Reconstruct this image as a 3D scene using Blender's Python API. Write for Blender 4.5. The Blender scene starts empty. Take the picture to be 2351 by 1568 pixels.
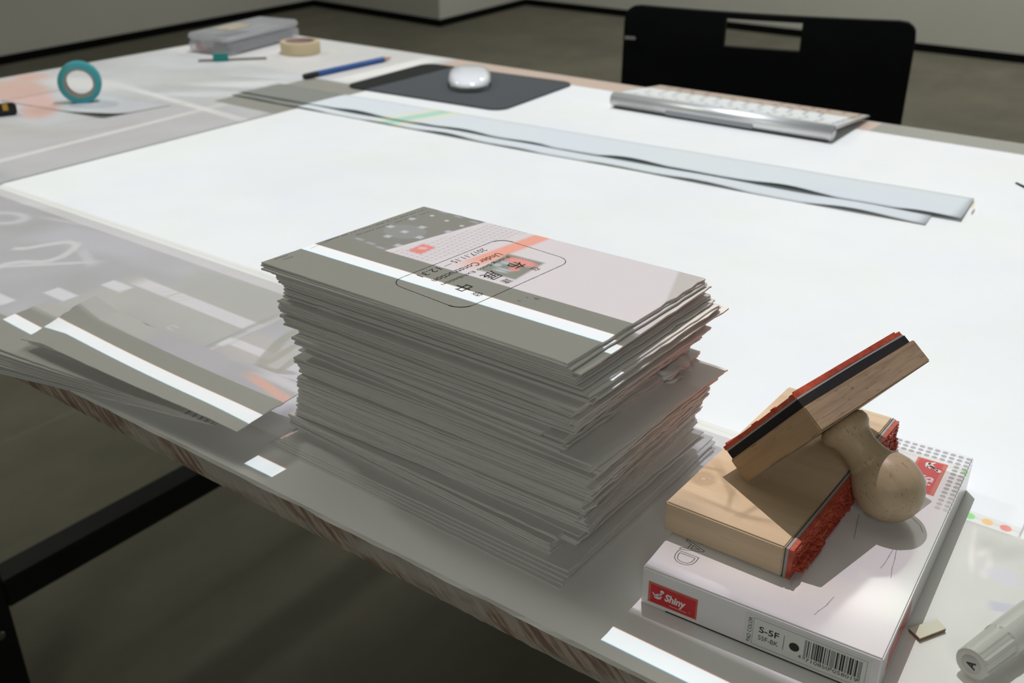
import bpy, bmesh, math, random
from mathutils import Vector, Matrix, noise

C = bpy.context.scene.collection
R = math.radians
rng = random.Random(7)

# ------------------------------------------------------------------ camera
TZ = 0.74                      # table top height
F, CX, CY = 2333.0, 1175.5, 784.0
PITCH, YAW = math.atan(1154 / 2333), R(36.5)
CAM = Vector((0, 0, TZ + 0.30))
fw = Vector((-math.sin(YAW) * math.cos(PITCH), math.cos(YAW) * math.cos(PITCH), -math.sin(PITCH)))
rt = Vector((math.cos(YAW), math.sin(YAW), 0))
up = rt.cross(fw)
cd = bpy.data.cameras.new('camera')
cam = bpy.data.objects.new('camera', cd); C.objects.link(cam)
cam.matrix_world = Matrix.Translation(CAM) @ Matrix((rt, up, -fw)).transposed().to_4x4()
cd.sensor_width = 36; cd.lens = F / 2351 * 36
cd.clip_start = 0.02; cd.clip_end = 60
cd.dof.use_dof = True; cd.dof.focus_distance = 0.47; cd.dof.aperture_fstop = 15
bpy.context.scene.camera = cam

def ray(px, py): return fw * F + rt * (px - CX) - up * (py - CY)
def at(px, py, z=0.0):
    """world point on the horizontal plane z above the table top"""
    r = ray(px, py); return CAM + r * ((TZ + z - CAM.z) / r.z)

# ------------------------------------------------------------------ colour management, world
sc = bpy.context.scene
vs = sc.view_settings
vs.view_transform = 'Standard'; vs.look = 'None'; vs.exposure = 0.0; vs.gamma = 1.0
vs.use_curve_mapping = False
sc.cycles.adaptive_threshold = 0.03; sc.cycles.max_bounces = 5; sc.cycles.diffuse_bounces = 3; sc.cycles.glossy_bounces = 3; sc.cycles.transmission_bounces = 5
w = bpy.data.worlds.new('world'); sc.world = w; w.use_nodes = True
w.node_tree.nodes['Background'].inputs[0].default_value = (0.9, 1, 0.9, 1)
w.node_tree.nodes['Background'].inputs[1].default_value = 0.02

# ------------------------------------------------------------------ node helpers
def M(nt, op, a, b=None, c=None, clamp=False):
    n = nt.nodes.new('ShaderNodeMath'); n.operation = op; n.use_clamp = clamp
    for i, x in enumerate((a, b, c)):
        if x is None: continue
        if isinstance(x, (int, float)): n.inputs[i].default_value = x
        else: nt.links.new(x, n.inputs[i])
    return n.outputs[0]
def VM(nt, op, a, b=None):
    n = nt.nodes.new('ShaderNodeVectorMath'); n.operation = op
    for i, x in enumerate((a, b)):
        if x is None: continue
        if isinstance(x, tuple): n.inputs[i].default_value = x
        else: nt.links.new(x, n.inputs[i])
    return n.outputs['Value'] if op in ('LENGTH', 'DISTANCE', 'DOT_PRODUCT') else n.outputs[0]
def MIX(nt, fac, a, b):
    n = nt.nodes.new('ShaderNodeMix'); n.data_type = 'RGBA'
    for s, x in ((n.inputs[0], fac), (n.inputs[6], a), (n.inputs[7], b)):
        if isinstance(x, tuple): s.default_value = (*x[:3], 1)
        elif isinstance(x, (int, float)): s.default_value = x
        else: nt.links.new(x, s)
    return n.outputs[2]
def RANGE(nt, v, a, b, c, d):
    n = nt.nodes.new('ShaderNodeMapRange'); nt.links.new(v, n.inputs[0])
    for i, x in enumerate((a, b, c, d)): n.inputs[i + 1].default_value = x
    return n.outputs[0]
def NOISE(nt, vec, scale, detail=3, rough=0.5):
    n = nt.nodes.new('ShaderNodeTexNoise'); nt.links.new(vec, n.inputs['Vector'])
    n.inputs['Scale'].default_value = scale; n.inputs['Detail'].default_value = detail
    n.inputs['Roughness'].default_value = rough
    return n.outputs['Fac']
def MAP(nt, vec, loc=(0, 0, 0), rot=(0, 0, 0), scale=(1, 1, 1), kind='POINT'):
    n = nt.nodes.new('ShaderNodeMapping'); n.vector_type = kind; nt.links.new(vec, n.inputs[0])
    n.inputs[1].default_value = loc; n.inputs[2].default_value = rot; n.inputs[3].default_value = scale
    return n.outputs[0]

# ------------------------------------------------------------------ the ceiling projector
PX, PY, PZ = -0.60, 1.03, 1.80      # lens above the table
pl = bpy.data.lights.new('projector_light', 'SPOT')
pl.energy = 103; pl.spot_size = R(110); pl.spot_blend = 0.02; pl.shadow_soft_size = 0.0003
plo = bpy.data.objects.new('projector_light', pl); C.objects.link(plo); plo.location = (PX, PY, TZ + PZ)
pl.use_nodes = True
nt = pl.node_tree; em = nt.nodes['Emission']
tc = nt.nodes.new('ShaderNodeTexCoord'); sp = nt.nodes.new('ShaderNodeSeparateXYZ')
nt.links.new(tc.outputs['Normal'], sp.inputs[0])
az = M(nt, 'ABSOLUTE', sp.outputs[2])
U = M(nt, 'MULTIPLY_ADD', M(nt, 'DIVIDE', sp.outputs[0], az), PZ, PX)
V = M(nt, 'MULTIPLY_ADD', M(nt, 'DIVIDE', sp.outputs[1], az), PZ, PY)
cb = nt.nodes.new('ShaderNodeCombineXYZ'); nt.links.new(U, cb.inputs[0]); nt.links.new(V, cb.inputs[1])
UV = cb.outputs[0]

def m_rect(x0, x1, y0, y1, soft=0.0003):
    """axis-aligned box mask of the projected picture, coordinates on the table plane"""
    a = M(nt, 'SUBTRACT', M(nt, 'ABSOLUTE', M(nt, 'SUBTRACT', U, (x0 + x1) / 2)), (x1 - x0) / 2)
    b = M(nt, 'SUBTRACT', M(nt, 'ABSOLUTE', M(nt, 'SUBTRACT', V, (y0 + y1) / 2)), (y1 - y0) / 2)
    return RANGE(nt, M(nt, 'MAXIMUM', a, b), -soft, soft, 1, 0)
def m_box(cx, cy, hx, hy, rot=0, soft=0.15):
    v = VM(nt, 'ABSOLUTE', MAP(nt, UV, (cx, cy, 0), (0, 0, R(rot)), (hx, hy, 1), 'TEXTURE'))
    s = nt.nodes.new('ShaderNodeSeparateXYZ'); nt.links.new(v, s.inputs[0])
    return RANGE(nt, M(nt, 'MAXIMUM', s.outputs[0], s.outputs[1]), 1 - soft, 1 + soft, 1, 0)
def m_ell(cx, cy, hx, hy, rot=0, soft=0.15):
    v = VM(nt, 'LENGTH', MAP(nt, UV, (cx, cy, 0), (0, 0, R(rot)), (hx, hy, 1), 'TEXTURE'))
    return RANGE(nt, v, 1 - soft, 1 + soft, 1, 0)
def m_ring(cx, cy, hx, hy, rot=0, wd=0.12, soft=0.1):
    v = VM(nt, 'LENGTH', MAP(nt, UV, (cx, cy, 0), (0, 0, R(rot)), (hx, hy, 1), 'TEXTURE'))
    return RANGE(nt, M(nt, 'ABSOLUTE', M(nt, 'SUBTRACT', v, 1.0)), wd - soft, wd + soft, 1, 0)
def m_line(x0, y0, x1, y1, wd, soft=0.4):
    dx, dy = x1 - x0, y1 - y0
    return m_box((x0 + x1) / 2, (y0 + y1) / 2, math.hypot(dx, dy) / 2, wd / 2, math.degrees(math.atan2(dy, dx)), soft)
col = [(0, 0, 0)]
cnt = [0]
def lay(mask, c, alpha=1.0):
    global U, V, UV
    if alpha < 1: mask = M(nt, 'MULTIPLY', mask, alpha)
    col[0] = MIX(nt, mask, col[0], c)
    cnt[0] += 1
    if cnt[0] % 16 == 0:      # chains the layers in blocks so that the shader compiles within its stack
        UV = VM(nt, 'ADD', UV, VM(nt, 'MULTIPLY', col[0], (1e-7, 1e-7, 0)))
        q = nt.nodes.new('ShaderNodeSeparateXYZ'); nt.links.new(UV, q.inputs[0]); U, V = q.outputs[0], q.outputs[1]

nbig = NOISE(nt, UV, 9, 3, 0.6); nfine = NOISE(nt, MAP(nt, UV, scale=(1, 1.8, 1)), 38, 3, 0.6)
def tint(base, lo=0.75, hi=1.2):
    f = RANGE(nt, nbig, 0.3, 0.7, lo, hi)
    n = nt.nodes.new('ShaderNodeMix'); n.data_type = 'RGBA'; n.blend_type = 'MULTIPLY'; n.inputs[0].default_value = 1
    n.inputs[6].default_value = (*base, 1)
    g = nt.nodes.new('ShaderNodeCombineXYZ'); [nt.links.new(f, g.inputs[i]) for i in range(3)]
    nt.links.new(g.outputs[0], n.inputs[7]); return n.outputs[2]
LIL = (0.22, 0.215, 0.29)
# the picture of the desk that fills everything beyond the stripe
lay(m_rect(-1.428, 0.60, 0.3088, 1.213), tint(LIL, 0.72, 1.2))
lay(m_rect(-1.428, -0.975, 0.50, 1.213, 0.015), tint((0.38, 0.40, 0.47), 0.72, 1.18))
# lower left: blown-up glyphs, squares, the paper sheets
lay(m_box(-0.745, 0.435, 0.060, 0.020, 14, 0.35), (0.31, 0.30, 0.40), 0.8)
lay(m_box(-0.60, 0.445, 0.085, 0.014, 6, 0.5), (0.31, 0.30, 0.38), 0.7)
lay(m_box(-0.590, 0.360, 0.070, 0.052, 2, 0.06), (0.245, 0.245, 0.25), 0.9)
lay(m_box(-0.570, 0.425, 0.058, 0.024, 3, 0.08), (0.235, 0.235, 0.24), 0.85)
GLY = [(-.790, .383), (-.782, .389), (-.776, .405), (-.769, .418), (-.757, .420), (-.748, .409), (-.7415, .396), (-.7415, .384), (-.748, .377), (-.757, .372), (-.763, .362), (-.760, .350), (-.765, .340)]
for a_, b_ in zip(GLY, GLY[1:]): lay(m_line(*a_, *b_, 0.0065, 0.5), (0.50, 0.50, 0.55), 0.85)
lay(m_ring(-0.868, 0.418, 0.020, 0.013, 20, 0.25, 0.2), (0.44, 0.44, 0.54), 0.8)
lay(m_line(-0.765, 0.352, -0.712, 0.404, 0.006), (0.46, 0.455, 0.52), 0.8)
lay(m_line(-0.742, 0.414, -0.706, 0.400, 0.008), (0.42, 0.42, 0.50), 0.6)
lay(m_line(-0.895, 0.452, -0.862, 0.460, 0.008), (0.46, 0.45, 0.52), 0.6)
lay(m_line(-0.84, 0.440, -0.79, 0.452, 0.006), (0.40, 0.40, 0.47), 0.6)
for a in ((-0.712, -0.690, 0.317, 0.3275), (-0.687, -0.661, 0.347, 0.3595), (-0.666, -0.642, 0.381, 0.3925)):
    lay(m_rect(*a, 0.0012), (0.54, 0.53, 0.62), 0.95)
lay(m_box(-0.582, 0.401, 0.066, 0.0062, -1, 0.12), (0.53, 0.50, 0.58), 0.95)
for k in range(6):
    lay(m_line(-0.650 + k * .010, 0.372 + k * .004, -0.636 + k * .012, 0.398 + k * .005, 0.0013), (0.20, 0.20, 0.20), 0.45)
lay(m_line(-0.62, 0.452, -0.598, 0.462, 0.004), (0.17, 0.17, 0.16), 0.6)
lay(m_line(-0.608, 0.371, -0.604, 0.459, 0.0016), (0.17, 0.17, 0.17), 0.6)
lay(m_line(-0.5175, 0.344, -0.519, 0.425, 0.0035), (0.15, 0.15, 0.14), 0.75)
lay(m_line(-0.5125, 0.346, -0.513, 0.421, 0.003), (0.42, 0.41, 0.44), 0.7)
lay(m_line(-0.5125, 0.368, -0.513, 0.380, 0.007, 0.2), (0.58, 0.56, 0.62), 0.8)
for q in ((-0.565, 0.344, 0.0012, 0.003, 0), (-0.565, 0.3495, 0.001, 0.001, 0)): lay(m_ell(*q[:4], q[4], 0.4), (0.40, 0.40, 0.50), 0.7)
lay(m_ring(-0.5605, 0.3552, 0.0030, 0.0040, 0, 0.3, 0.3), (0.40, 0.40, 0.50), 0.75)
for q in ((-0.563, 0.364, -0.557, 0.364), (-0.563, 0.369, -0.557, 0.369), (-0.5635, 0.364, -0.5635, 0.369)): lay(m_line(*q, 0.0015), (0.40, 0.40, 0.50), 0.7)
lay(m_box(-0.475, 0.366, 0.034, 0.030, 0, 0.12), (0.31, 0.27, 0.29), 0.85)
lay(m_box(-0.466, 0.345, 0.045, 0.011, 0, 0.25), (0.36, 0.29, 0.29), 0.7)
lay(m_box(-0.490, 0.377, 0.020, 0.0042, 0, 0.2), (0.56, 0.52, 0.60), 0.9)
lay(m_box(-0.436, 0.372, 0.020, 0.040, 0, 0.2), (0.45, 0.43, 0.54), 0.9)
for q in ((-0.466, 0.3605, 0.009, 0.0062, 10), (-0.478, 0.382, 0.0045, 0.022, 25), (-0.487, 0.405, 0.004, 0.016, 8), (-0.470, 0.384, 0.0032, 0.018, 10), (-0.456, 0.378, 0.003, 0.015, 12), (-0.452, 0.367, 0.011, 0.003, 20)):
    lay(m_ell(*q[:4], q[4], 0.25), (0.13, 0.12, 0.10), 0.8)
lay(m_line(-0.429, 0.3195, -0.385, 0.311, 0.0065), (0.62, 0.20, 0.12), 0.8)
lay(m_line(-0.425, 0.3265, -0.375, 0.3235, 0.008), (0.50, 0.47, 0.56), 0.8)
# what falls on the tall stack's top card
lay(m_rect(-0.372, -0.16, 0.3088, 0.42), (0.62, 0.55, 0.62))
lay(m_rect(-0.372, -0.357, 0.33, 0.42, 0.002), (0.5, 0.28, 0.28), 0.6)
lay(m_box(-0.3415, 0.345, 0.0235, 0.075, -13.2, 0.02), (0.0, 0.0, 0.004))
lay(m_ell(-0.337, 0.338, 0.0135, 0.0105, 0, 0.06), (0.05, 0.055, 0.09))
for (x, y) in ((-.3494, .3392), (-.3369, .3376), (-.3396, .3264), (-.3338, .3493), (-.324, .3358), (-.3484, .3567), (-.3252, .3192), (-.3166, .3526)):
    lay(m_box(x, y, 0.0021, 0.0019, 0, 0.3), (0.42, 0.42, 0.55), 0.8)
for (x, y) in ((-.3423, .3679), (-.3295, .3664), (-.3168, .3647)):
    lay(m_ell(x, y, 0.0013, 0.0013, 0, 0.4), (0.5, 0.5, 0.6), 0.9)
for (x, y) in ((-.3405, .3771), (-.3284, .3759), (-.3146, .3741), (-.3306, .3078 + .003), (-.3396, .3125), (-.3492, .3135)):
    lay(m_box(x, y, 0.0030, 0.0012, 0, 0.4), (0.2, 0.2, 0.3), 0.8)
band = m_box(-0.300, 0.345, 0.0125, 0.075, -13.2, 0.05)
fr = VM(nt, 'LENGTH', VM(nt, 'SUBTRACT', VM(nt, 'FRACTION', VM(nt, 'MULTIPLY', UV, (280, 280, 0))), (0.5, 0.5, 0)))
lay(M(nt, 'MULTIPLY', band, RANGE(nt, fr, 0.22, 0.42, 1, 0)), (0.42, 0.37, 0.44), 0.9)
lay(m_box(-0.311, 0.3228, 0.0046, 0.0064, 0, 0.12), (0.72, 0.03, 0.04))
lay(m_box(-0.3115, 0.324, 0.0022, 0.0016, 25, 0.4), (0.7, 0.45, 0.45), 0.8)
lay(m_line(-0.276, 0.322, -0.2672, 0.39, 0.0105, 0.25), (0.80, 0.16, 0.07), 0.9)
lay(m_box(-0.2565, 0.3318, 0.0118, 0.0138, 2, 0.08), (0.02, 0.03, 0.02))
lay(m_ell(-0.2560, 0.3395, 0.0098, 0.0042, 0, 0.3), (0.72, 0.10, 0.10), 0.95)
lay(m_ell(-0.2530, 0.3295, 0.0030, 0.0026, 0, 0.3), (0.72, 0.06, 0.05), 0.95)
for q in ((-0.262, 0.334, 0.003, 0.002), (-0.2635, 0.329, 0.0022, 0.0022), (-0.257, 0.326, 0.0048, 0.0012), (-0.2575, 0.3232, 0.0045, 0.0012)):
    lay(m_ell(*q, 0, 0.4), (0.35, 0.4, 0.5), 0.8)
lay(m_box(-0.1560, 0.3693, 0.022, 0.04, 19.3, 0.04), (0.42, 0.37, 0.38))
lay(m_rect(-0.40, -0.16, 0.20, 0.3088), (0, 0, 0))
# what falls on the stamps and the pad box
lay(m_rect(-0.165, -0.035, 0.3088, 0.4615, 0.004), (0.56, 0.50, 0.54))
lay(m_rect(-0.166, -0.098, 0.3295, 0.4615, 0.002), (0.92, 0.84, 0.80))
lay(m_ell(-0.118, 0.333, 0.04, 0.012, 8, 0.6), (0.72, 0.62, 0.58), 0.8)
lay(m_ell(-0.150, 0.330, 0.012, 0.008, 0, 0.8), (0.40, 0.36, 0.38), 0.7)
for q in ((-0.1537, 0.3549, 0.0042, 0.0042, 0), (-0.1537, 0.3549, 0.0018, 0.0018, 0)):
    lay(m_ring(*q[:4], q[4], 0.4, 0.4), (0.42, 0.36, 0.33), 0.6)
for q in ((-0.152, 0.368, -0.138, 0.352, .0030), (-0.152, 0.340, -0.126, 0.339, .0024), (-0.127, 0.338, -0.123, 0.352, .0026), (-0.138, 0.353, -0.134, 0.340, .0020), (-0.126, 0.339, -0.112, 0.343, .0026), (-0.159, 0.364, -0.150, 0.366, .0020)):
    lay(m_line(*q, 0.9), (0.38, 0.34, 0.31), 0.65)
lay(m_rect(-0.0425, 0.30, 0.30, 0.4615, 0.0006), tint((0.58, 0.60, 0.57), 0.85, 1.1))
lay(m_rect(-0.064, 0.02, 0.335, 0.4615, 0.004), tint((0.56, 0.58, 0.55), 0.85, 1.1))
for q in ((-0.0565, 0.446, 0.0012, 0.010, 10), (-0.0500, 0.440, 0.002, 0.005, -20), (-0.0535, 0.431, 0.0013, 0.008, 15), (-0.046, 0.433, 0.0015, 0.006, 10), (-0.0455, 0.425, 0.002, 0.004, 0)):
    lay(m_ell(*q[:4], q[4], 0.6), (0.85, 0.80, 0.80), 0.55)
for q in ((-0.0405, 0.446, 0.004, 0.010, -30), (-0.05, 0.448, 0.006, 0.006, 20)):
    lay(m_ell(*q[:4], q[4], 0.7), (0.40, 0.42, 0.38), 0.7)
lay(m_ell(-0.0385, 0.427, 0.008, 0.006, 0, 0.3), (0.56, 0.56, 0.68), 0.8)
lay(m_box(-0.0330, 0.405, 0.006, 0.0032, 20, 0.25), (0.42, 0.42, 0.60), 0.8)
# upper left: the screenshots of type and a red shape
for q in ((-1.33, 0.70, 0.085, 0.035, -20), (-1.22, 0.665, 0.055, 0.022, -35), (-1.40, 0.76, 0.03, 0.02, 0)):
    lay(m_ell(*q[:4], q[4], 0.25), (0.50, 0.17, 0.13), 0.9)
lay(m_rect(-1.12, -0.975, 0.50, 0.80, 0.02), tint((0.33, 0.32, 0.39), 0.85, 1.1))
lay(m_rect(-1.428, -1.12, 0.50, 0.60, 0.02), tint((0.34, 0.33, 0.35), 0.85, 1.1))
for q in ((-1.10, 0.86, 0.05, 0.02, 20), (-1.19, 0.83, 0.04, 0.016, 30), (-1.25, 0.92, 0.05, 0.02, 40)): lay(m_ell(*q[:4], q[4], 0.6), (0.29, 0.31, 0.33), 0.6)
for q in ((-1.14, 0.90, 0.06, 0.018, 35), (-1.10, 0.93, 0.05, 0.012, 40)): lay(m_ell(*q[:4], q[4], 0.5), (0.62, 0.68, 0.70), 0.6)
for q in ((-1.085, 0.60, -1.06, 0.68, .010), (-1.15, 0.59, -1.09, 0.60, .014), (-1.20, 0.56, -1.16, 0.60, .012)): lay(m_line(*q, 0.8), (0.22, 0.21, 0.23), 0.5)
lay(m_ell(-1.30, 0.78, 0.07, 0.03, 10, 0.4), (0.6, 0.6, 0.64), 0.8)
lay(m_ell(-1.21, 0.88, 0.06, 0.03, 30, 0.4), (0.36, 0.37, 0.40), 0.7)
lay(m_ell(-1.12, 0.60, 0.05, 0.02, 30, 0.5), (0.30, 0.29, 0.31), 0.6)
lay(m_ell(-1.04, 0.53, 0.05, 0.02, 40, 0.5), (0.36, 0.35, 0.42), 0.6)
for k in range(9):
    y = 0.80 + k * 0.024
    lay(m_line(-1.17 + (k % 3) * .02, y, -1.10 + (k * 7 % 5) * .012, y + 0.035, 0.006, 0.8), (0.72, 0.78, 0.88), 0.85)
lay(m_line(-1.037, 0.45, -1.055, 0.82, 0.010, 0.6), (0.66, 0.65, 0.66), 0.8)
lay(m_line(-1.24, 0.80, -0.965, 0.775, 0.012, 0.6), (0.70, 0.70, 0.72), 0.8)
lay(m_line(-1.125, 0.655, -1.10, 0.785, 0.006, 0.6), (0.22, 0.23, 0.22), 0.7)
lay(m_rect(-1.428, -1.012, 1.0, 1.213, 0.01), (0.54, 0.53, 0.56), 0.75)
lay(m_line(-1.035, 1.0, -1.035, 1.19, 0.03, 0.3), (0.9, 0.9, 0.9), 0.8)
# the white document, its dark border, the dark rectangle beside it
lay(m_rect(-0.9682, -0.9628, 0.468, 0.83, 0.0008), (0.03, 0.035, 0.045), 0.95)
lay(m_rect(-1.080, -0.9632, 0.818, 0.992, 0.002), (0, 0, 0))
lay(m_rect(-1.012, -0.9632, 0.90, 1.165, 0.001), (0, 0, 0))
wd = MIX(nt, RANGE(nt, nbig, 0.35, 0.65, 0, 1), (0.86, 0.90, 1.02), (0.87, 0.92, 0.97))
lay(m_rect(-0.9632, -0.0400, 0.4700, 1.168, 0.0004), wd)
lay(m_rect(-0.0392, 0.60, 0.4615, 1.168, 0.0004), (0.80, 0.84, 0.88))  # unseen white area, added to bounce light onto the stack's right side
lay(m_rect(-0.9600, -0.0400, 0.4615, 0.4703, 0.0003), (0.76, 0.78, 0.79))
lay(m_rect(-0.9600, -0.08, 0.4500, 0.4618, 0.0003), (0.66, 0.64, 0.68), 0.55)
lay(m_rect(-0.9400, -0.0400, 0.4655, 0.4668, 0.0003), (0.58, 0.59, 0.6), 0.6)
for x, c in ((-0.0634, (0.12, 0.72, 0.10)), (-0.0549, (0.92, 0.48, 0.08)), (-0.0464, (0.85, 0.10, 0.09))):
    lay(m_ell(x, 0.4658, 0.0027, 0.0027, 0, 0.1), c)
lay(m_rect(-1.0, -0.355, 1.168, 1.213, 0.002), (0.42, 0.23, 0.17))
lay(m_rect(-0.355, 0.6, 1.168, 1.213, 0.001), (0.04, 0.04, 0.04))
# the white stripe in front, its colours slightly misregistered
g = nt.nodes.new('ShaderNodeCombineXYZ')
for i, d in enumerate((0.0003, 0.00008, 0.0)):
    nt.links.new(M(nt, 'MULTIPLY', m_rect(-0.74, 0.30, 0.2836 + d, 0.2934 + d, 0.0002), (0.90, 0.96, 1.04)[i]), g.inputs[i])
n = nt.nodes.new('ShaderNodeMix'); n.data_type = 'RGBA'; n.blend_type = 'ADD'; n.inputs[0].default_value = 1
nt.links.new(col[0], n.inputs[6]); nt.links.new(g.outputs[0], n.inputs[7])
out = n.outputs[2]
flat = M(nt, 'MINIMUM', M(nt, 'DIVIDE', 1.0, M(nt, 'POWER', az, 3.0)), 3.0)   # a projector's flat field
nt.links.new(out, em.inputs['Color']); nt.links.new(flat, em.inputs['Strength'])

# ------------------------------------------------------------------ room lamps and an added front fill
def area(name, loc, size, energy, color, rot=(0, 0, 0)):
    l = bpy.data.lights.new(name, 'AREA'); l.shape = 'DISK'; l.size = size; l.energy = energy; l.color = color
    o = bpy.data.objects.new(name, l); C.objects.link(o); o.location = loc; o.rotation_euler = rot; return o
area('ceiling_or_fill_lamp', (-1.0, 1.2, 3.9), 2.6, 14, (1.0, 1.0, 0.90))
area('ceiling_or_fill_lamp', (-3.6, 0.6, 3.6), 0.5, 22, (1.0, 1.0, 0.86), (0, R(-40), 0))
area('ceiling_or_fill_lamp', (-1.2, 4.2, 3.8), 1.2, 80, (1.0, 0.99, 0.92), (R(30), 0, 0))

area('ceiling_or_fill_lamp', (1.3, -2.8, 2.7), 1.6, 24, (1.0, 1.0, 0.93), (R(55), R(0), R(22)))  # soft fill added out of view to brighten the stack's front and right faces

# ------------------------------------------------------------------ object helpers
def tag(o, label=None, cat=None, group=None, kind=None):
    if label: o['label'] = label
    if cat: o['category'] = cat
    if group: o['group'] = group
    if kind: o['kind'] = kind
    return o
def link(name, me, mat, parent=None, loc=None, smooth=False):
    if mat:
        for m_ in (mat if isinstance(mat, (list, tuple)) else [mat]): me.materials.append(m_)
    o = bpy.data.objects.new(name, me); C.objects.link(o)
    if loc is not None: o.location = loc
    if smooth:
        for p in me.polygons: p.use_smooth = True
    if parent: o.parent = parent
    return o
def from_bm(name, bm, mat, parent=None, smooth=False):
    me = bpy.data.meshes.new(name); bmesh.ops.recalc_face_normals(bm, faces=bm.faces); bm.to_mesh(me); bm.free()
    return link(name, me, mat, parent, smooth=smooth)
def pydata(name, vs_, fs, mat, parent=None, smooth=False):
    me = bpy.data.meshes.new(name); me.from_pydata([tuple(v) for v in vs_], [], fs); me.update()
    return link(name, me, mat, parent, smooth=smooth)
def empty(name, loc=(0, 0, 0), mw=None):
    o = bpy.data.objects.new(name, None); C.objects.link(o); o.empty_display_size = 0.02
    if mw is not None: o.matrix_world = mw
    else: o.location = loc
    return o
def add_box(bm, x0, x1, y0, y1, z0, z1, mat=Matrix.Identity(4), bevel=0, seg=2):
    b = bmesh.new(); bmesh.ops.create_cube(b, size=1)
    for v in b.verts: v.co = Vector(((x0 + x1) / 2 + v.co.x * (x1 - x0), (y0 + y1) / 2 + v.co.y * (y1 - y0), (z0 + z1) / 2 + v.co.z * (z1 - z0)))
    if bevel: bmesh.ops.bevel(b, geom=b.edges[:], offset=bevel, segments=seg, affect='EDGES')
    bmesh.ops.transform(b, matrix=mat, verts=b.verts)
    me = bpy.data.meshes.new('t'); b.to_mesh(me); b.free(); bm.from_mesh(me); bpy.data.meshes.remove(me)
def box(name, ext, mat, parent=None, mw=Matrix.Identity(4), bevel=0, seg=2):
    bm = bmesh.new(); add_box(bm, *ext, mw, bevel, seg); return from_bm(name, bm, mat, parent)
def lathe(name, prof, mat, parent=None, mw=Matrix.Identity(4), n=48, smooth=True):
    """revolve (s, r) about local Z"""
    bm = bmesh.new(); rings = []
    for s, r in prof:
        if r <= 1e-6: rings.append([bm.verts.new(mw @ Vector((0, 0, s)))])
        else: rings.append([bm.verts.new(mw @ Vector((r * math.cos(2 * math.pi * k / n), r * math.sin(2 * math.pi * k / n), s))) for k in range(n)])
    for a, b in zip(rings, rings[1:]):
        for k in range(n):
            k2 = (k + 1) % n
            if len(a) == 1 and len(b) == 1: continue
            if len(a) == 1: bm.faces.new((a[0], b[k2], b[k]))
            elif len(b) == 1: bm.faces.new((a[k], a[k2], b[0]))
            else: bm.faces.new((a[k], a[k2], b[k2], b[k]))
    return from_bm(name, bm, mat, parent, smooth)
def frame(o, x, y=None, z=None):
    """matrix with origin o and axes x, y, z"""
    x = Vector(x).normalized()
    if z is None: z = x.cross(Vector(y)).normalized(); y = z.cross(x)
    elif y is None: z = Vector(z).normalized(); y = z.cross(x).normalized(); x = y.cross(z)
    return Matrix.Translation(o) @ Matrix((x, Vector(y).normalized(), Vector(z).normalized())).transposed().to_4x4()
def text_mesh(s, width=None, height=None, thick=0.00004, fill=True, shear=0, offset=0):
    cu = bpy.data.curves.new('t', 'FONT'); cu.body = s; cu.size = 1; cu.align_x = 'LEFT'; cu.shear = shear; cu.offset = offset
    cu.resolution_u = 3
    if fill: cu.extrude = 0.002
    else: cu.fill_mode = 'NONE'; cu.bevel_depth = 0.012; cu.bevel_resolution = 0
    o = bpy.data.objects.new('t', cu); C.objects.link(o)
    dg = bpy.context.evaluated_depsgraph_get(); dg.update()
    me = bpy.data.meshes.new_from_object(o.evaluated_get(dg))
    bpy.data.objects.remove(o); bpy.data.curves.remove(cu)
    xs = [v.co.x for v in me.vertices]; ys = [v.co.y for v in me.vertices]
    if not xs: return me
    x0, x1, y0, y1 = min(xs), max(xs), min(ys), max(ys)
    sx = width / (x1 - x0) if width else None; sy = height / (y1 - y0) if height else None
    sx = sx or sy; sy = sy or sx
    for v in me.vertices: v.co = Vector(((v.co.x - x0) * sx, (v.co.y - y0) * sy, max(0.0, v.co.z) * (thick / 0.002 if fill else thick / 0.012)))
    return me
def text(name, s, mw, mat, parent, width=None, height=None, **k):
    me = text_mesh(s, width, height, **k); me.transform(mw)
    me.materials.clear()
    return link(name, me, mat, parent)
def quad_decal(name, pts, mat, parent, th=0.00003):
    pts = [Vector(p) for p in pts]; nrm = (pts[1] - pts[0]).cross(pts[2] - pts[1]).normalized() * th
    n = len(pts); vs_ = pts + [p + nrm for p in pts]
    return pydata(name, vs_, [tuple(range(n, 2 * n)), tuple(range(n))[::-1]] + [(i, (i + 1) % n, n + (i + 1) % n, n + i) for i in range(n)], mat, parent)
def ribbon(bm, pts, wd, mw, closed=False, z=0.00004):
    n = len(pts)
    L_, R_ = [], []
    for i, p in enumerate(pts):
        a = pts[(i - 1) % n] if (closed or i) else p; b = pts[(i + 1) % n] if (closed or i < n - 1) else p
        d = (Vector(b) - Vector(a)).normalized(); nn = Vector((-d.y, d.x))
        w_ = wd(i) if callable(wd) else wd
        L_.append(bm.verts.new(mw @ Vector((p[0] + nn.x * w_ / 2, p[1] + nn.y * w_ / 2, z))))
        R_.append(bm.verts.new(mw @ Vector((p[0] - nn.x * w_ / 2, p[1] - nn.y * w_ / 2, z))))
    for i in range(n if closed else n - 1):
        j = (i + 1) % n; bm.faces.new((R_[i], R_[j], L_[j], L_[i]))

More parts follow.
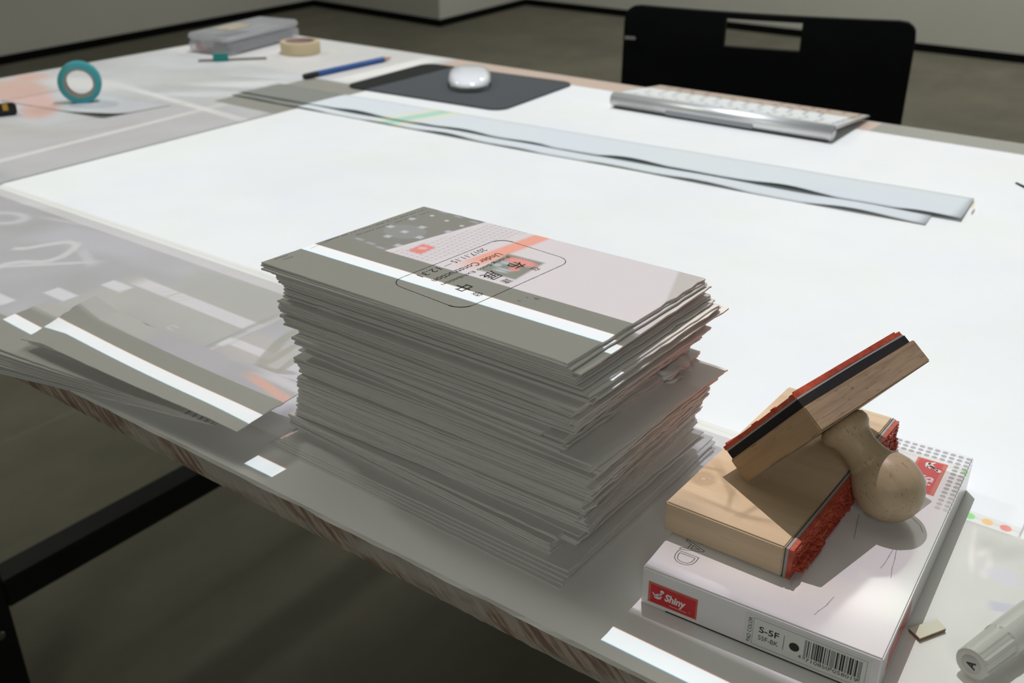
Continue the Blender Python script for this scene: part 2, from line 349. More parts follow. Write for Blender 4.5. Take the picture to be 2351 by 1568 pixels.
# ------------------------------------------------------------------ materials
def mat(name, color, rough=0.6, metal=0.0, trans=0.0, alpha=1.0, spec=0.5, ior=1.45, coat=0.0):
    m = bpy.data.materials.new(name); m.use_nodes = True
    b = m.node_tree.nodes['Principled BSDF']
    b.inputs['Base Color'].default_value = (*color, 1); b.inputs['Roughness'].default_value = rough
    b.inputs['Metallic'].default_value = metal; b.inputs['Transmission Weight'].default_value = trans
    b.inputs['Alpha'].default_value = alpha; b.inputs['IOR'].default_value = ior
    b.inputs['Specular IOR Level'].default_value = spec; b.inputs['Coat Weight'].default_value = coat
    return m
def tree(m): return m.node_tree, m.node_tree.nodes['Principled BSDF']
def objco(t):
    n = t.nodes.new('ShaderNodeTexCoord'); return n.outputs['Object']
def bump(t, b, h, strength, dist):
    n = t.nodes.new('ShaderNodeBump'); t.links.new(h, n.inputs['Height'])
    n.inputs['Strength'].default_value = strength; n.inputs['Distance'].default_value = dist
    t.links.new(n.outputs[0], b.inputs['Normal'])
def mottled(name, a, b_, scale, rough=0.6, bumpd=0.0, detail=5, stretch=(1, 1, 1), spec=0.5, lo=0.35, hi=0.65):
    m = mat(name, a, rough, spec=spec); t, b = tree(m)
    v = MAP(t, objco(t), scale=stretch); f = NOISE(t, v, scale, detail, 0.6)
    t.links.new(MIX(t, RANGE(t, f, lo, hi, 0, 1), a, b_), b.inputs['Base Color'])
    if bumpd: bump(t, b, NOISE(t, v, scale * 3, 4), 0.5, bumpd)
    return m
def wood(name, a, b_, dirn, scale=1.0, fine=0.4, rough=0.55, pore=0.55):
    """grain running along dirn (object axes)"""
    m = mat(name, a, rough, spec=0.35); t, b = tree(m)
    s = tuple(0.05 if d else 1.0 for d in dirn)
    v = MAP(t, objco(t), scale=s)
    f1 = NOISE(t, v, 190 * scale, 3, 0.55); f2 = NOISE(t, v, 900 * scale, 2, 0.6)
    pores = RANGE(t, NOISE(t, MAP(t, objco(t), scale=tuple(0.16 if d else 1.3 for d in dirn)), 1100 * scale, 1), 0.66, 0.72, 0, pore)
    f = M(t, 'ADD', M(t, 'MULTIPLY', f1, 1 - fine), M(t, 'MULTIPLY', f2, fine))
    c = MIX(t, RANGE(t, f, 0.38, 0.62, 0, 1), a, b_)
    c = MIX(t, pores, c, tuple(x * 0.35 for x in b_))
    t.links.new(c, b.inputs['Base Color']); bump(t, b, f2, 0.25, 0.0002)
    return m
def paper(name, base, var=0.03):
    m = mat(name, base, 0.8, spec=0.2); t, b = tree(m)
    oi = t.nodes.new('ShaderNodeObjectInfo')
    f = NOISE(t, objco(t), 60, 3)
    k = M(t, 'ADD', M(t, 'MULTIPLY', oi.outputs['Random'], var * 2), M(t, 'MULTIPLY', f, 0.04))
    t.links.new(MIX(t, k, base, tuple(x * 0.2 for x in base)), b.inputs['Base Color'])
    bump(t, b, NOISE(t, objco(t), 900, 3), 0.15, 0.0002)
    return m
CARD = paper('card_stock', (0.80, 0.79, 0.765), 0.05)
CARDTOP = paper('top_card_stock', (0.79, 0.785, 0.765), 0.0)
TABLE = mottled('white_laminate', (0.86, 0.86, 0.845), (0.82, 0.82, 0.80), 6, 0.45, spec=0.35)
BLACKINK = mat('black_ink', (0.02, 0.02, 0.022), 0.6)
GREYINK = mat('faint_ink', (0.10, 0.10, 0.11), 0.7)
BLACKSTEEL = mottled('black_steel', (0.010, 0.012, 0.012), (0.014, 0.017, 0.017), 20, 0.5, spec=0.3)
CHAIRM = mottled('black_shell', (0.006, 0.008, 0.009), (0.009, 0.011, 0.012), 15, 0.6, spec=0.12)

# ------------------------------------------------------------------ room shell
FLOORM = mat('polished_concrete', (0.2, 0.2, 0.15), 0.7, spec=0.08); t, b = tree(FLOORM)
v = objco(t); f1 = NOISE(t, v, 1.3, 5, 0.65); f2 = NOISE(t, MAP(t, v, scale=(1, 0.45, 1)), 7, 6, 0.7)
c_ = MIX(t, RANGE(t, f1, 0.3, 0.7, 0, 1), (0.21, 0.20, 0.155), (0.14, 0.135, 0.108))
c_ = MIX(t, RANGE(t, f2, 0.35, 0.75, 0, 0.45), c_, (0.10, 0.096, 0.077))
t.links.new(c_, b.inputs['Base Color'])
WALLM = mottled('wall_paint', (0.58, 0.58, 0.54), (0.56, 0.56, 0.52), 2, 0.9, spec=0.1)
BASEM = mat('baseboard_paint', (0.003, 0.004, 0.004), 0.8, spec=0.1)
CEILM = mat('ceiling_paint', (0.30, 0.30, 0.28), 0.9)
def struct(o): o['kind'] = 'structure'; return o
struct(box('floor', (-6.5, 5, -4, 8.5, -0.1, 0), FLOORM))
struct(box('ceiling', (-6.5, 5, -4, 8.5, 4.2, 4.3), CEILM))
def wall(name, a, b_, side, z0, z1, th, m):
    a, b_ = Vector(a), Vector(b_); d = (b_ - a).normalized(); nn = Vector((-d.y, d.x)) * side * th
    p = [a, b_, b_ + nn, a + nn]
    vs_ = [(q.x, q.y, z0) for q in p] + [(q.x, q.y, z1) for q in p]
    return struct(pydata(name, vs_, [(3, 2, 1, 0), (4, 5, 6, 7)] + [(i, (i + 1) % 4, 4 + (i + 1) % 4, 4 + i) for i in range(4)], m))
WP = [('left', (-4.65, -4), (-5.478, 5.09), 1), ('back', (-4.45, 6.0085), (5, 5.60), 1), ('right', (5, 8.4), (5, -4), 1), ('front', (5, -4), (-6.4, -4), 1)]
for nme, a, b_, s in WP:
    wall('wall_' + nme, a, b_, s, 0.0, 4.2, 0.12, WALLM)
    if nme not in ('right', 'front'): wall('baseboard_' + nme, a, b_, -1, 0.0, 0.044, 0.006, BASEM)
def prism(name, p, z0, z1, m):
    n_ = len(p); vs_ = [(x, y, z0) for x, y in p] + [(x, y, z1) for x, y in p]
    return struct(pydata(name, vs_, [tuple(range(n_))[::-1], tuple(range(n_, 2 * n_))] + [(i, (i + 1) % n_, n_ + (i + 1) % n_, n_ + i) for i in range(n_)], m))
prism('wall_far_left', [(-5.60, 5.104), (-4.2095, 4.9416), (-4.3245, 6.0), (-5.6, 6.1)], 0, 4.2, WALLM)
prism('baseboard_far_left', [(-5.476, 5.083), (-4.2035, 4.9345), (-4.3185, 5.995), (-4.3245, 5.995), (-4.2105, 4.9426), (-5.476, 5.089)], 0, .044, BASEM)

# ------------------------------------------------------------------ the work table
tbl = tag(empty('work_table', (-0.5, 0.75, 0)), 'long white-topped work table with raw plywood edges on black steel legs', 'table')
def child(o, p=None):
    """parent o to p keeping o's world placement"""
    o.parent = p; o.matrix_parent_inverse = p.matrix_world.inverted(); return o
bpy.context.view_layer.update()
X0, X1, Y0, Y1 = -1.43, 0.55, 0.277, 1.215
# top sheet: thin white laminate with a slightly ragged lip
bm = bmesh.new(); N = 260
lip = [bm.verts.new((X0 + (X1 - X0) * i / N, Y0 - 0.0012 + 0.0009 * noise.noise(Vector((i * .31, 0, 3))), TZ - 0.0022 - 0.0011 * noise.noise(Vector((i * .47, 2, 0))))) for i in range(N + 1)]
topf = [bm.verts.new((v_.co.x, Y0 - 0.0006, TZ)) for v_ in lip]; topb = [bm.verts.new((v_.co.x, Y1, TZ)) for v_ in lip]; lowb = [bm.verts.new((v_.co.x, Y1, TZ - 0.002)) for v_ in lip]
for i in range(N):
    for a, b_ in ((lip, topf), (topf, topb), (topb, lowb), (lowb, lip)): bm.faces.new((a[i], a[i + 1], b_[i + 1], b_[i]))
bm.faces.new((lip[0], topf[0], topb[0], lowb[0])); bm.faces.new((lip[-1], lowb[-1], topb[-1], topf[-1]))
top = child(from_bm('tabletop', bm, TABLE), tbl)
PLY = mat('raw_plywood_edge', (0.3, 0.24, 0.19), 0.8, spec=0.2); t, b = tree(PLY)
v = objco(t)
sl = MAP(t, MAP(t, v, rot=(0, R(-38), 0)), scale=(0.08, 1, 1)); st = NOISE(t, sl, 460, 3, 0.6); lg = NOISE(t, MAP(t, v, scale=(1, 1, 3)), 14, 3, 0.6)
c_ = MIX(t, RANGE(t, st, 0.42, 0.58, 0, 1), (0.27, 0.185, 0.14), (0.50, 0.43, 0.36))
c_ = MIX(t, RANGE(t, lg, 0.48, 0.60, 0, 0.85), c_, (0.50, 0.47, 0.42))
t.links.new(c_, b.inputs['Base Color']); bump(t, b, st, 0.6, 0.0006)
bm = bmesh.new()
N = 420; T0, T1 = TZ - 0.002, TZ - 0.0165
rows = []
for z_, yo in ((T0, 0.0006), (TZ - 0.007, 0.0004), (TZ - 0.012, 0.0), (T1, 0.0006)):
    rows.append([bm.verts.new((X0 + .001 + (X1 - X0 - .002) * i / N, Y0 + yo - 0.0005 * abs(noise.noise(Vector((i * .9, z_ * 300, 1)))),
                               z_ + (0.0009 * noise.noise(Vector((i * .7, 5, 5))) if z_ == T1 else 0))) for i in range(N + 1)])
bt = [bm.verts.new((v_.co.x, Y1 - 0.002, T0)) for v_ in rows[0]]; bb = [bm.verts.new((v_.co.x, Y1 - 0.002, T1)) for v_ in rows[0]]
loop = rows + [bb, bt]
for i in range(N):
    for k in range(len(loop)):
        a, b_ = loop[k], loop[(k + 1) % len(loop)]; bm.faces.new((a[i], a[i + 1], b_[i + 1], b_[i]))
bm.faces.new([r_[0] for r_ in loop]); bm.faces.new([r_[-1] for r_ in loop][::-1])
child(from_bm('board_edge', bm, PLY), tbl)
for fx in (-1.105, 0.25):
    for ly in (0.40, 1.09):
        lg_ = child(box('leg', (fx - .02, fx + .02, ly - .02, ly + .02, 0, T1 - 0.03), BLACKSTEEL, bevel=.002), tbl)
        bt_ = lathe('bolt', [(0, 0.006), (0.002, 0.006), (0.003, 0.004), (0.003, 0)], mat('bolt_steel', (.5, .5, .48), .3, 1.0), mw=frame((fx + 0.02, ly, 0.12 if ly > 1 else 0.155), (0, 1, 0), z=(1, 0, 0)))
        bt_.parent = lg_
    child(box('crossbar', (fx - .02, fx + .02, .42, 1.07, 0.185, 0.225), BLACKSTEEL, bevel=.002), tbl)
    child(box('apron_bar', (fx - .02, fx + .02, .38, 1.11, T1 - .03, T1), BLACKSTEEL, bevel=.002), tbl)
for ly in (0.44, 1.05):
    child(box('apron_bar', (-1.085, 0.23, ly - .02, ly + .02, T1 - .03, T1), BLACKSTEEL, bevel=.002), tbl)

# ------------------------------------------------------------------ cards
def card_mesh(L, W, th, h, seed, rag=(0.0002,) * 4, tears=0, nx=26, ny=16, notch=None):
    """thin sheet centred on the origin; h(x, y) lifts it; rag = raggedness of -x, +x, -y, +y edges"""
    r_ = random.Random(seed); tx = [r_.uniform(0, 99) for _ in range(4)]
    tear = [(r_.choice((0, 1, 1, 1, 2, 3)), r_.uniform(0.05, 0.95), r_.uniform(0.02, 0.07), r_.uniform(-0.0022, 0.0018)) for _ in range(tears)]
    xs = [-0.5, -0.494] + [-0.5 + i / nx for i in range(1, nx)] + [0.494, 0.5]
    ys = [-0.5, -0.49] + [-0.5 + j / ny for j in range(1, ny)] + [0.49, 0.5]
    nX, nY = len(xs), len(ys)
    vt, vb = [], []
    for j, v_ in enumerate(ys):
        for i, u_ in enumerate(xs):
            x, y = u_ * L, v_ * W
            if i in (0, nX - 1):
                s = 1 if i else -1; k = 1 if i else 0; d = rag[k] * noise.noise(Vector((v_ * 22, tx[k], 0))) + rag[k] * .6 * noise.noise(Vector((v_ * 60, tx[k], 5)))
                for e, c0, w_, a_ in tear:
                    if e == k: d += a_ * max(0, 1 - abs(v_ + .5 - c0) / w_)
                x += s * d
            if j in (0, nY - 1):
                s = 1 if j else -1; k = 3 if j else 2; d = rag[k] * noise.noise(Vector((u_ * 30, tx[k], 0)))
                for e, c0, w_, a_ in tear:
                    if e == k: d += a_ * max(0, 1 - abs(u_ + .5 - c0) / w_)
                y += s * d
            if notch:
                c0 = Vector((notch[0], notch[1])); q = Vector((x, y)) - c0
                if q.length < notch[2]: q = c0 + q.normalized() * notch[2]; x, y = q
            z = h(x, y)
            vt.append((x, y, z + th)); vb.append((x, y, z))
    n_ = nX * nY; fs = []
    for j in range(nY - 1):
        for i in range(nX - 1):
            a = j * nX + i; fs.append((a, a + 1, a + nX + 1, a + nX)); fs.append((n_ + a, n_ + a + nX, n_ + a + nX + 1, n_ + a + 1))
    for i in range(nX - 1):
        a = i; fs.append((n_ + a, n_ + a + 1, a + 1, a)); a = (nY - 1) * nX + i; fs.append((a, a + 1, n_ + a + 1, n_ + a))
    for j in range(nY - 1):
        a = j * nX; fs.append((a, a + nX, n_ + a + nX, n_ + a)); a = j * nX + nX - 1; fs.append((n_ + a, n_ + a + nX, a + nX, a))
    me = bpy.data.meshes.new('card'); me.from_pydata(vt + vb, [], fs); me.update(); return me

def quad_map(me, L, W, dx0, dx1, dy0=0.0):
    """hand-cut outline: front edge stays, back edge moves by dx0 (left corner) and dx1 (right corner)"""
    for v_ in me.vertices:
        u_, q_ = v_.co.x / L + .5, v_.co.y / W + .5
        v_.co.x += (dx0 + (dx1 - dx0) * u_) * q_; v_.co.y += dy0 * u_
    me.update()
def lerp_table(tab, z):
    tab = sorted(tab)
    if z <= tab[0][0]: return tab[0][1]
    for (a, va), (b_, vb) in zip(tab, tab[1:]):
        if z <= b_: return va + (vb - va) * (z - a) / (b_ - a)
    return tab[-1][1]
Y0T = [(.111, .3070), (.100, .3055), (.078, .3055), (.055, .3090), (.036, .3150), (.022, .3205), (.008, .3200), (.0045, .3190), (.0035, .3040), (0, .3030)]
def edge_profile(pix):
    """height and x of silhouette points of the stack, on its front face"""
    out_ = []
    for px, py in pix:
        z = 0.06
        for _ in range(30):
            r = ray(px, py); y = lerp_table(Y0T, z); q = CAM + r * ((y - CAM.y) / r.y); z = .5 * z + .5 * (q.z - TZ)
        out_.append((z, q.x))
    return out_
LEFT = edge_profile([(600, 600), (600, 612), (630, 632), (640, 660), (652, 742), (685, 757), (690, 860), (684, 960), (660, 968)]) + [(.0045, -.389), (.0035, -.3915), (0, -.3905)]
RIGHT = edge_profile([(1305, 832), (1292, 857), (1345, 862), (1345, 915), (1320, 960), (1310, 1000), (1305, 1045), (1382, 1075), (1350, 1110), (1345, 1160), (1330, 1200), (1345, 1240)]) + [(.0045, -.203), (.0035, -.1935), (0, -.1935)]
TOPH, N = 0.1113, 122
SG = 'paper cards in the tall stack'
seen_ = set()
lvl = 0.0; coef = [0.0] * 4; blk = [0, 0, 0, 0]; blk_left = 0
heights = []
wts = [rng.choice((1, 1, 1, 1.15, .85, 1, 1.7)) for _ in range(N)]
tot = sum(wts)
for k in range(N):
    heights.append(lvl * TOPH); lvl += wts[k] / tot
heights.append(TOPH)
for k in range(N):
    z = heights[k]; gap = heights[k + 1] - z; th = min(0.00085, gap * rng.choice((.80, .86, .93, .97)))
    if blk_left <= 0:
        blk_left = rng.randint(3, 10)
        blk = [rng.uniform(-.0014, .0014), rng.uniform(-.0026, .0026), rng.uniform(-1.1, 1.1), rng.uniform(-.0015, .0015)]
        if rng.random() < .28: blk[2] = rng.choice((-1, 1)) * rng.uniform(1.2, 2.3)
    blk_left -= 1
    fade = math.sin(math.pi * min(1, max(0, z / TOPH))) ** 0.5
    for i in range(4): coef[i] = max(-1, min(1, coef[i] + rng.uniform(-.10, .10)))
    xl, xr = lerp_table(LEFT, z), lerp_table(RIGHT, z)
    L = xr - xl + blk[3] + 0.0012; cx = (xl + xr) / 2 + blk[0] + rng.uniform(-.0006, .0006)
    W = 0.1150 + blk[3] + rng.uniform(-.0006, .0006); y0 = lerp_table(Y0T, z) + blk[1] + rng.uniform(-.0005, .0005)
    yaw = blk[2] + rng.uniform(-.22, .22)
    tears = rng.choice((0, 0, 1, 2)); notch = None
    label = 'off-white paper card in the %s of the tall stack, edge only showing' % ('lower third' if z < .037 else 'middle' if z < .074 else 'upper third'); grp = SG
    if k >= N - 3:
        yaw = {N - 1: 0.0, N - 2: -0.25, N - 3: 0.35}[k]; cx = (xl + xr) / 2; y0 = 0.3050 - (N - 1 - k) * 0.0006; W = 0.1130; L = 0.1842; tears = 0 if k == N - 1 else 2
        if k == N - 1: cx, y0, L, W, yaw = -0.2893, 0.3050, .1837, .1130, 0.0
        label = {N - 1: 'top card of the tall stack, stamped with a black rounded frame and lettering', N - 2: 'paper card directly under the stamped top card of the tall stack',
                 N - 3: 'third paper card from the top of the tall stack, slightly askew'}[k]
    elif z < 0.0036:
        cx, W, L, y0, yaw = -0.2925 + rng.uniform(-.001, .001) + k * .0006, 0.1430, 0.1975 - k * .0022, 0.3018 + k * .0016, -1.4 + k * 0.3; tears = 1
        label = ('lowest wide card under the tall stack, lying on the table', 'wide card just above the lowest one under the tall stack', 'third wide card from the bottom, jutting out of the tall stack', 'fourth wide card from the bottom of the tall stack', 'fifth wide card from the bottom of the tall stack')[min(k, 4)]
    elif z < 0.0105:
        L = .184; cx = -.2985; y0 = .3160 + z * .15; yaw += -1.8; W = .120
        label = 'paper card low in the tall stack, swung out towards the left'
    elif 0.0150 < z < 0.0166: y0 = .3135; L = .180; cx = -.295; yaw = -.8; tears = 3; label = 'low card of the tall stack whose front corner juts out as a pale ledge'
    elif 0.0755 < z < 0.0775: y0 = .3008; cx = (xl - .2055) / 2; L = -.2055 - xl; yaw = -.9; label = 'card whose pale front ledge juts out of the upper half of the tall stack'
    elif 0.0640 < z < 0.0665: yaw = -2.4
    elif 0.0850 < z < 0.0870: yaw = -1.8; y0 += .002; cx += .0035
    elif 0.0930 < z < 0.0942: cx += .002; y0 += .006; yaw = -0.4
    ph = rng.uniform(0, 6)
    if 'juts out' in label:
        if label in seen_: label = 'card directly above the %s jutting ledge card of the tall stack' % ('lower' if z < .04 else 'upper')
        else: seen_.add(label)
    a, b_, c2, d2 = [c_0 * fade for c_0 in coef]
    def h(x, y, a=a, b_=b_, c2=c2, d2=d2):
        u_, v_ = x / .09, y / .06
        return 0.0011 * (a * u_ * v_ + b_ * (u_ * u_ - .4) + c2 * math.sin(2.1 * u_ + .8 * c2) * .7 + d2 * v_ * v_ * .5) * 0.8
    if k == N - 1: h = lambda x, y: 0.0
    rg = (.0003, .0008, .0004, .0004) if z > .0036 else (.0003, .0004, .0004, .0004)
    me = card_mesh(L, W, th, h, 100 + k, rg, tears)
    if k >= N - 3: quad_map(me, L, W, .0087 - (N - 1 - k) * .002, .0039)
    else: quad_map(me, L, W, *([blk[1] * .7] * 2))
    me.materials.append(CARDTOP if k == N - 1 else CARD)
    o = bpy.data.objects.new('paper_card', me); C.objects.link(o)
    o.location = (cx, y0 + W / 2, TZ + z + 0.00005); o.rotation_euler = (0, 0, R(yaw))
    tag(o, label, 'paper card', grp)
    if k == N - 1: topcard = o
    if abs(z - 0.0715) < 0.0006 or abs(z - 0.0665) < .0005 or abs(z - 0.088) < .0004:
        # crumpled torn flap hanging from the back right of the sheet
        r2 = random.Random(k); bm = bmesh.new(); g_ = []
        yy0 = {True: W * .22, False: W * .10}[z > .06]
        for i in range(9):
            row = []
            for j in range(5):
                row.append(bm.verts.new((L / 2 - .002 + j * .0019 + r2.uniform(-.0005, .0005) - (.003 if i in (0, 8) and j > 2 else 0), yy0 + i * .0030 + r2.uniform(-.0007, .0007),
                                         .0004 + (j - 1) * .0006 * math.sin(i * .9 + k) + r2.uniform(-.0006, .0006) - j * .0003)))
            g_.append(row)
        for i in range(8):
            for j in range(4): bm.faces.new((g_[i][j], g_[i][j + 1], g_[i + 1][j + 1], g_[i + 1][j]))
        fl = from_bm('torn_flap', bm, CARD, o, True); s_ = fl.modifiers.new('s', 'SOLIDIFY'); s_.thickness = .0003

bpy.context.view_layer.update()
# the stamp print on the top card (world coordinates, on its surface)
CT = TOPH + 0.0001
ctop = max(v_.co.z for v_ in topcard.data.vertices) + topcard.location.z - TZ
def on_card(px, py): return at(px, py, ctop)
def child_keep(o, p): o.parent = p; o.matrix_parent_inverse = p.matrix_world.inverted(); return o
o_ = on_card(1150, 548); FRm = frame((-0.2860, 0.3628, TZ + ctop), (0.02 - .105, -1, 0), z=(0, 0, 1))   # x along the reading direction
W2, H2, rr = 0.0795, 0.0480, 0.008
pts = []
for cxx, cyy, a0 in ((W2 / 2 - rr, H2 / 2 - rr, 0), (-W2 / 2 + rr, H2 / 2 - rr, 90), (-W2 / 2 + rr, -H2 / 2 + rr, 180), (W2 / 2 - rr, -H2 / 2 + rr, 270)):
    arc = [(cxx + rr * math.cos(R(a0 + q * 9)), cyy + rr * math.sin(R(a0 + q * 9))) for q in range(11)]
    pts += arc
    nx_ = {0: (-W2 / 2 + rr, H2 / 2), 90: (-W2 / 2, -H2 / 2 + rr), 180: (W2 / 2 - rr, -H2 / 2), 270: (W2 / 2, H2 / 2 - rr)}[a0]
    lx, ly = arc[-1]
    pts += [(lx + (nx_[0] - lx) * q / 40, ly + (nx_[1] - ly) * q / 40) for q in range(1, 40)]
bm = bmesh.new()
pts = [(x + .0015, y + .0012) for x, y in pts]
ribbon(bm, pts, lambda i: 0.00042 + (0.00045 if (i % 50) < 9 and (i // 50) % 2 == 0 else 0) + 0.00018 * noise.noise(Vector((i * .6, 0, 0))), FRm, True)
child_keep(from_bm('stamped_frame', bm, BLACKINK), topcard)
def ctext(s, x, y, width, height, m=BLACKINK, **kw):
    o = text('stamped_text', s, FRm @ Matrix.Translation((x, y, 0)), m, None, width, height, **kw); child_keep(o, topcard); return o
for s_t, x, y, w_t, h_t, off in (('Under Construction', -21.5, -10.2, 47.5, 4.4, .012), ('2017.11.15', -21.2, -20.2, 24, 4.0, 0), ('—', 4.4, -17.6, 5.0, .35, 0), ('12.31', 12.8, -19.8, 13.5, 4.4, 0),
                              ('jhong Solo Exhibition', -22.0, -3.8, 48.5, 3.2, 0), ('布', -19.5, 3.6, 8.0, 9.0, .010), ('展', -1.8, 3.2, 8.6, 9.2, .010), ('中', 18.4, 3.6, 7.8, 8.8, .010),
                              ('在', -20.0, 16.2, 4.4, 4.6, 0), ('建', 0.6, 15.6, 4.8, 5.0, 0), ('發', 21.0, 15.6, 4.8, 5.0, 0)):
    ctext(s_t, x * .001, y * .001, w_t * .001, h_t * .001, offset=off * .3)
# small printed matter along the card's left end: rows of tiny marks too fine to read
bm = bmesh.new(); r3 = random.Random(3)
I4 = Matrix.Identity(4)
def tiny_rows(p0, d, n_, pitch, hgt, ln, skip=0.25):
    d = Vector((*d, 0)).normalized(); e = Vector((-d.y, d.x, 0)); x = 0
    for i in range(n_):
        w_ = r3.uniform(.5, 1.3) * pitch
        if r3.random() > skip:
            a = Vector((*p0, TZ + ctop)) + d * x; q = [a, a + d * w_ * .7, a + d * w_ * .7 + e * hgt * r3.uniform(.5, 1), a + e * hgt * r3.uniform(.5, 1)]
            bm.faces.new([bm.verts.new(p + Vector((0, 0, .00004))) for p in q])
        x += w_
p_ = on_card(978, 480); q_ = on_card(770, 546)
tiny_rows((p_.x, p_.y), (q_.x - p_.x, q_.y - p_.y), 62, .0012, .0007, 0)
p_ = on_card(985, 486); q_ = on_card(800, 545)
tiny_rows((p_.x, p_.y), (q_.x - p_.x, q_.y - p_.y), 50, .0012, .0007, 0)
for a_, b2 in (((659, 586), (621, 598)), ((671, 589), (645, 597))):
    p_, q_ = on_card(*a_), on_card(*b2); tiny_rows((p_.x, p_.y), (q_.x - p_.x, q_.y - p_.y), max(5, int((q_ - p_).length / .0008)), .0008, .0007, 0, .1)
p_, q_ = on_card(770, 546), on_card(712, 571)
d_ = (q_ - p_); ribbon(bm, [(p_.x + d_.x * i / 6, p_.y + d_.y * i / 6) for i in range(7)], .0002, Matrix.Translation((0, 0, TZ + ctop)))
child_keep(from_bm('printed_fine_text', bm, GREYINK), topcard)
bm = bmesh.new()
for px_, py_, s_ in ((1170, 674, 2.2), (1192, 691, 5), (1232, 686, 8), (1210, 683, 4)):
    c0 = on_card(px_, py_); s_ *= .0002
    bm.faces.new([bm.verts.new(c0 + Vector((s_ * math.cos(q) * (1 + .3 * math.sin(3 * q)), s_ * .6 * math.sin(q), .00003))) for q in [i * math.pi / 6 for i in range(12)]])
child_keep(from_bm('ink_smudge', bm, mat('smudge', (.45, .45, .45), .8)), topcard)

# ------------------------------------------------------------------ the loose pile of cards at the table's front left
LG = 'cards in the loose fanned pile at the front edge'
zb = 0.0
for k in range(10):
    ang = 13.5 - k * 0.65 + rng.uniform(-.5, .5); th = .0008
    z = 0.0004 + k * 0.00125
    cr = Vector((-0.432 - k * 0.0010 + rng.uniform(-.002, .002), 0.2985 - k * 0.0014))      # right front corner
    L, W = 0.192, 0.062
    ca, sa = math.cos(R(ang)), math.sin(R(ang))
    cx = cr.x - L / 2 * ca - W / 2 * sa; cy = cr.y - L / 2 * sa + W / 2 * ca
    def h(x, y, k=k):
        wy = 0.277 - (cy + x * sa + y * ca)
        return 0.0010 * k * max(0, (-x / .096)) ** 2 * .25 + (0.0004 * math.sin(x * 40 + k)) * min(1, k / 4) * .4
    me = card_mesh(L, W, th, h, 500 + k, (.0004, .0004, .0006, .0005), 2); me.materials.append(CARD)
    o = bpy.data.objects.new('paper_card', me); C.objects.link(o); o.location = (cx, cy, TZ + z); o.rotation_euler = (0, 0, R(ang))
    tag(o, {0: 'lowest card of the loose fanned pile, overhanging the front table edge', 9: 'topmost of the turned cards in the loose pile, under the bowed one'}.get(k, 'paper card low in the loose fanned pile at the front left edge'), 'paper card', LG)
# the bowed card on top of it
L, W = 0.196, 0.056
def h(x, y):
    u_ = (x + L / 2) / L
    return 0.0030 * (1 - u_) ** 2 - 0.0008 * math.sin(u_ * 3.1) - (0.0035 * max(0, (u_ - .8) / .2) ** 1.6) * max(0, (-y / W)) + 0.0045 * max(0, (.12 - u_) / .12) * math.sin(y * 60)
me = card_mesh(L, W, .0006, h, 900, (.0012, .0003, .0004, .0006), 3); me.materials.append(CARD)
o = bpy.data.objects.new('paper_card', me); C.objects.link(o); o.location = (-0.4895, 0.3075, TZ + .0205); o.rotation_euler = (0, 0, R(2.2))
tag(o, 'bowed card lying on top of the loose fanned pile, crossed by the white stripe', 'paper card', LG)
for k in range(7):
    me = card_mesh(0.168, 0.042, .0007, lambda x, y: 0.0, 950 + k, (.0008, .0004, .0004, .0004), 1); me.materials.append(CARD)
    o = bpy.data.objects.new('paper_card', me); C.objects.link(o); o.location = (-0.510 + k * .0008, 0.3130 - k * .0004, TZ + .0133 + k * .00090); o.rotation_euler = (0, 0, R(7.0 - k * .6))
    tag(o, 'paper card tucked beneath the bowed top card of the loose pile', 'paper card', LG)

# ------------------------------------------------------------------ ink pad box
BH = 0.0195
BXm = frame((-0.1623, 0.3140, TZ), (0.1016, 0.0060, 0), z=(0, 0, 1)); BL, BW = 0.1018, 0.1690
GLOSS = mat('glossy_white_card', (0.80, 0.79, 0.80), 0.28, spec=0.5, coat=0.5); t, b = tree(GLOSS); b.inputs['Coat Roughness'].default_value = 0.12
bump(t, b, NOISE(t, objco(t), 260, 2), 0.18, 0.0004)
REDM = mat('red_print', (0.62, 0.012, 0.022), 0.3, coat=0.5); REDD = mat('pale_red_border', (0.62, 0.13, 0.09), 0.3, coat=0.5)
WINK = mat('white_print', (0.8, 0.79, 0.78), 0.4); LABELM = mat('sticker_paper', (0.74, 0.76, 0.72), 0.45)
pad = tag(empty('ink_pad_box', mw=BXm), 'white ink pad carton with red labels and a barcode, beneath the stamps', 'box')
bpy.context.view_layer.update()
bm = bmesh.new(); add_box(bm, 0, BL, 0, BW, 0.0, BH, bevel=.0007, seg=3)
from_bm('lid', bm, GLOSS, pad)
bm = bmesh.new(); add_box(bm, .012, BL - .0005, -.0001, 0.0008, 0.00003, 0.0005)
from_bm('bottom_slot_shade', bm, mat('slot_shadow_card', (.05, .05, .045), .9), pad)  # dark strip paints slot shade along the carton's bottom edge
FR = frame((0, -0.00004, 0), (1, 0, 0), y=(0, 0, 1))       # front face frame inside the pad's axes
def fr_rect(name, x0, x1, y0, y1, m, th=.00003, z=0.0):
    return quad_decal(name, [FR @ Vector((x0, y0, z)), FR @ Vector((x1, y0, z)), FR @ Vector((x1, y1, z)), FR @ Vector((x0, y1, z))], m, pad, th)
lb = fr_rect('front_red_label', 0.0034, 0.0262, 0.0024, 0.0133, REDD)
fr_rect('front_label_panel', 0.0045, 0.0254, 0.0029, 0.0122, REDM, .00003, .00004)
text('logo_lettering', 'Shiny', FR @ Matrix.Translation((0.0112, 0.0047, .00009)), WINK, pad, 0.0098, 0.0052, shear=.2, offset=.035)
bm = bmesh.new(); ribbon(bm, [(0.0135 + i * .001, .0043 - i * .00002) for i in range(9)], .00022, FR, z=.0001)
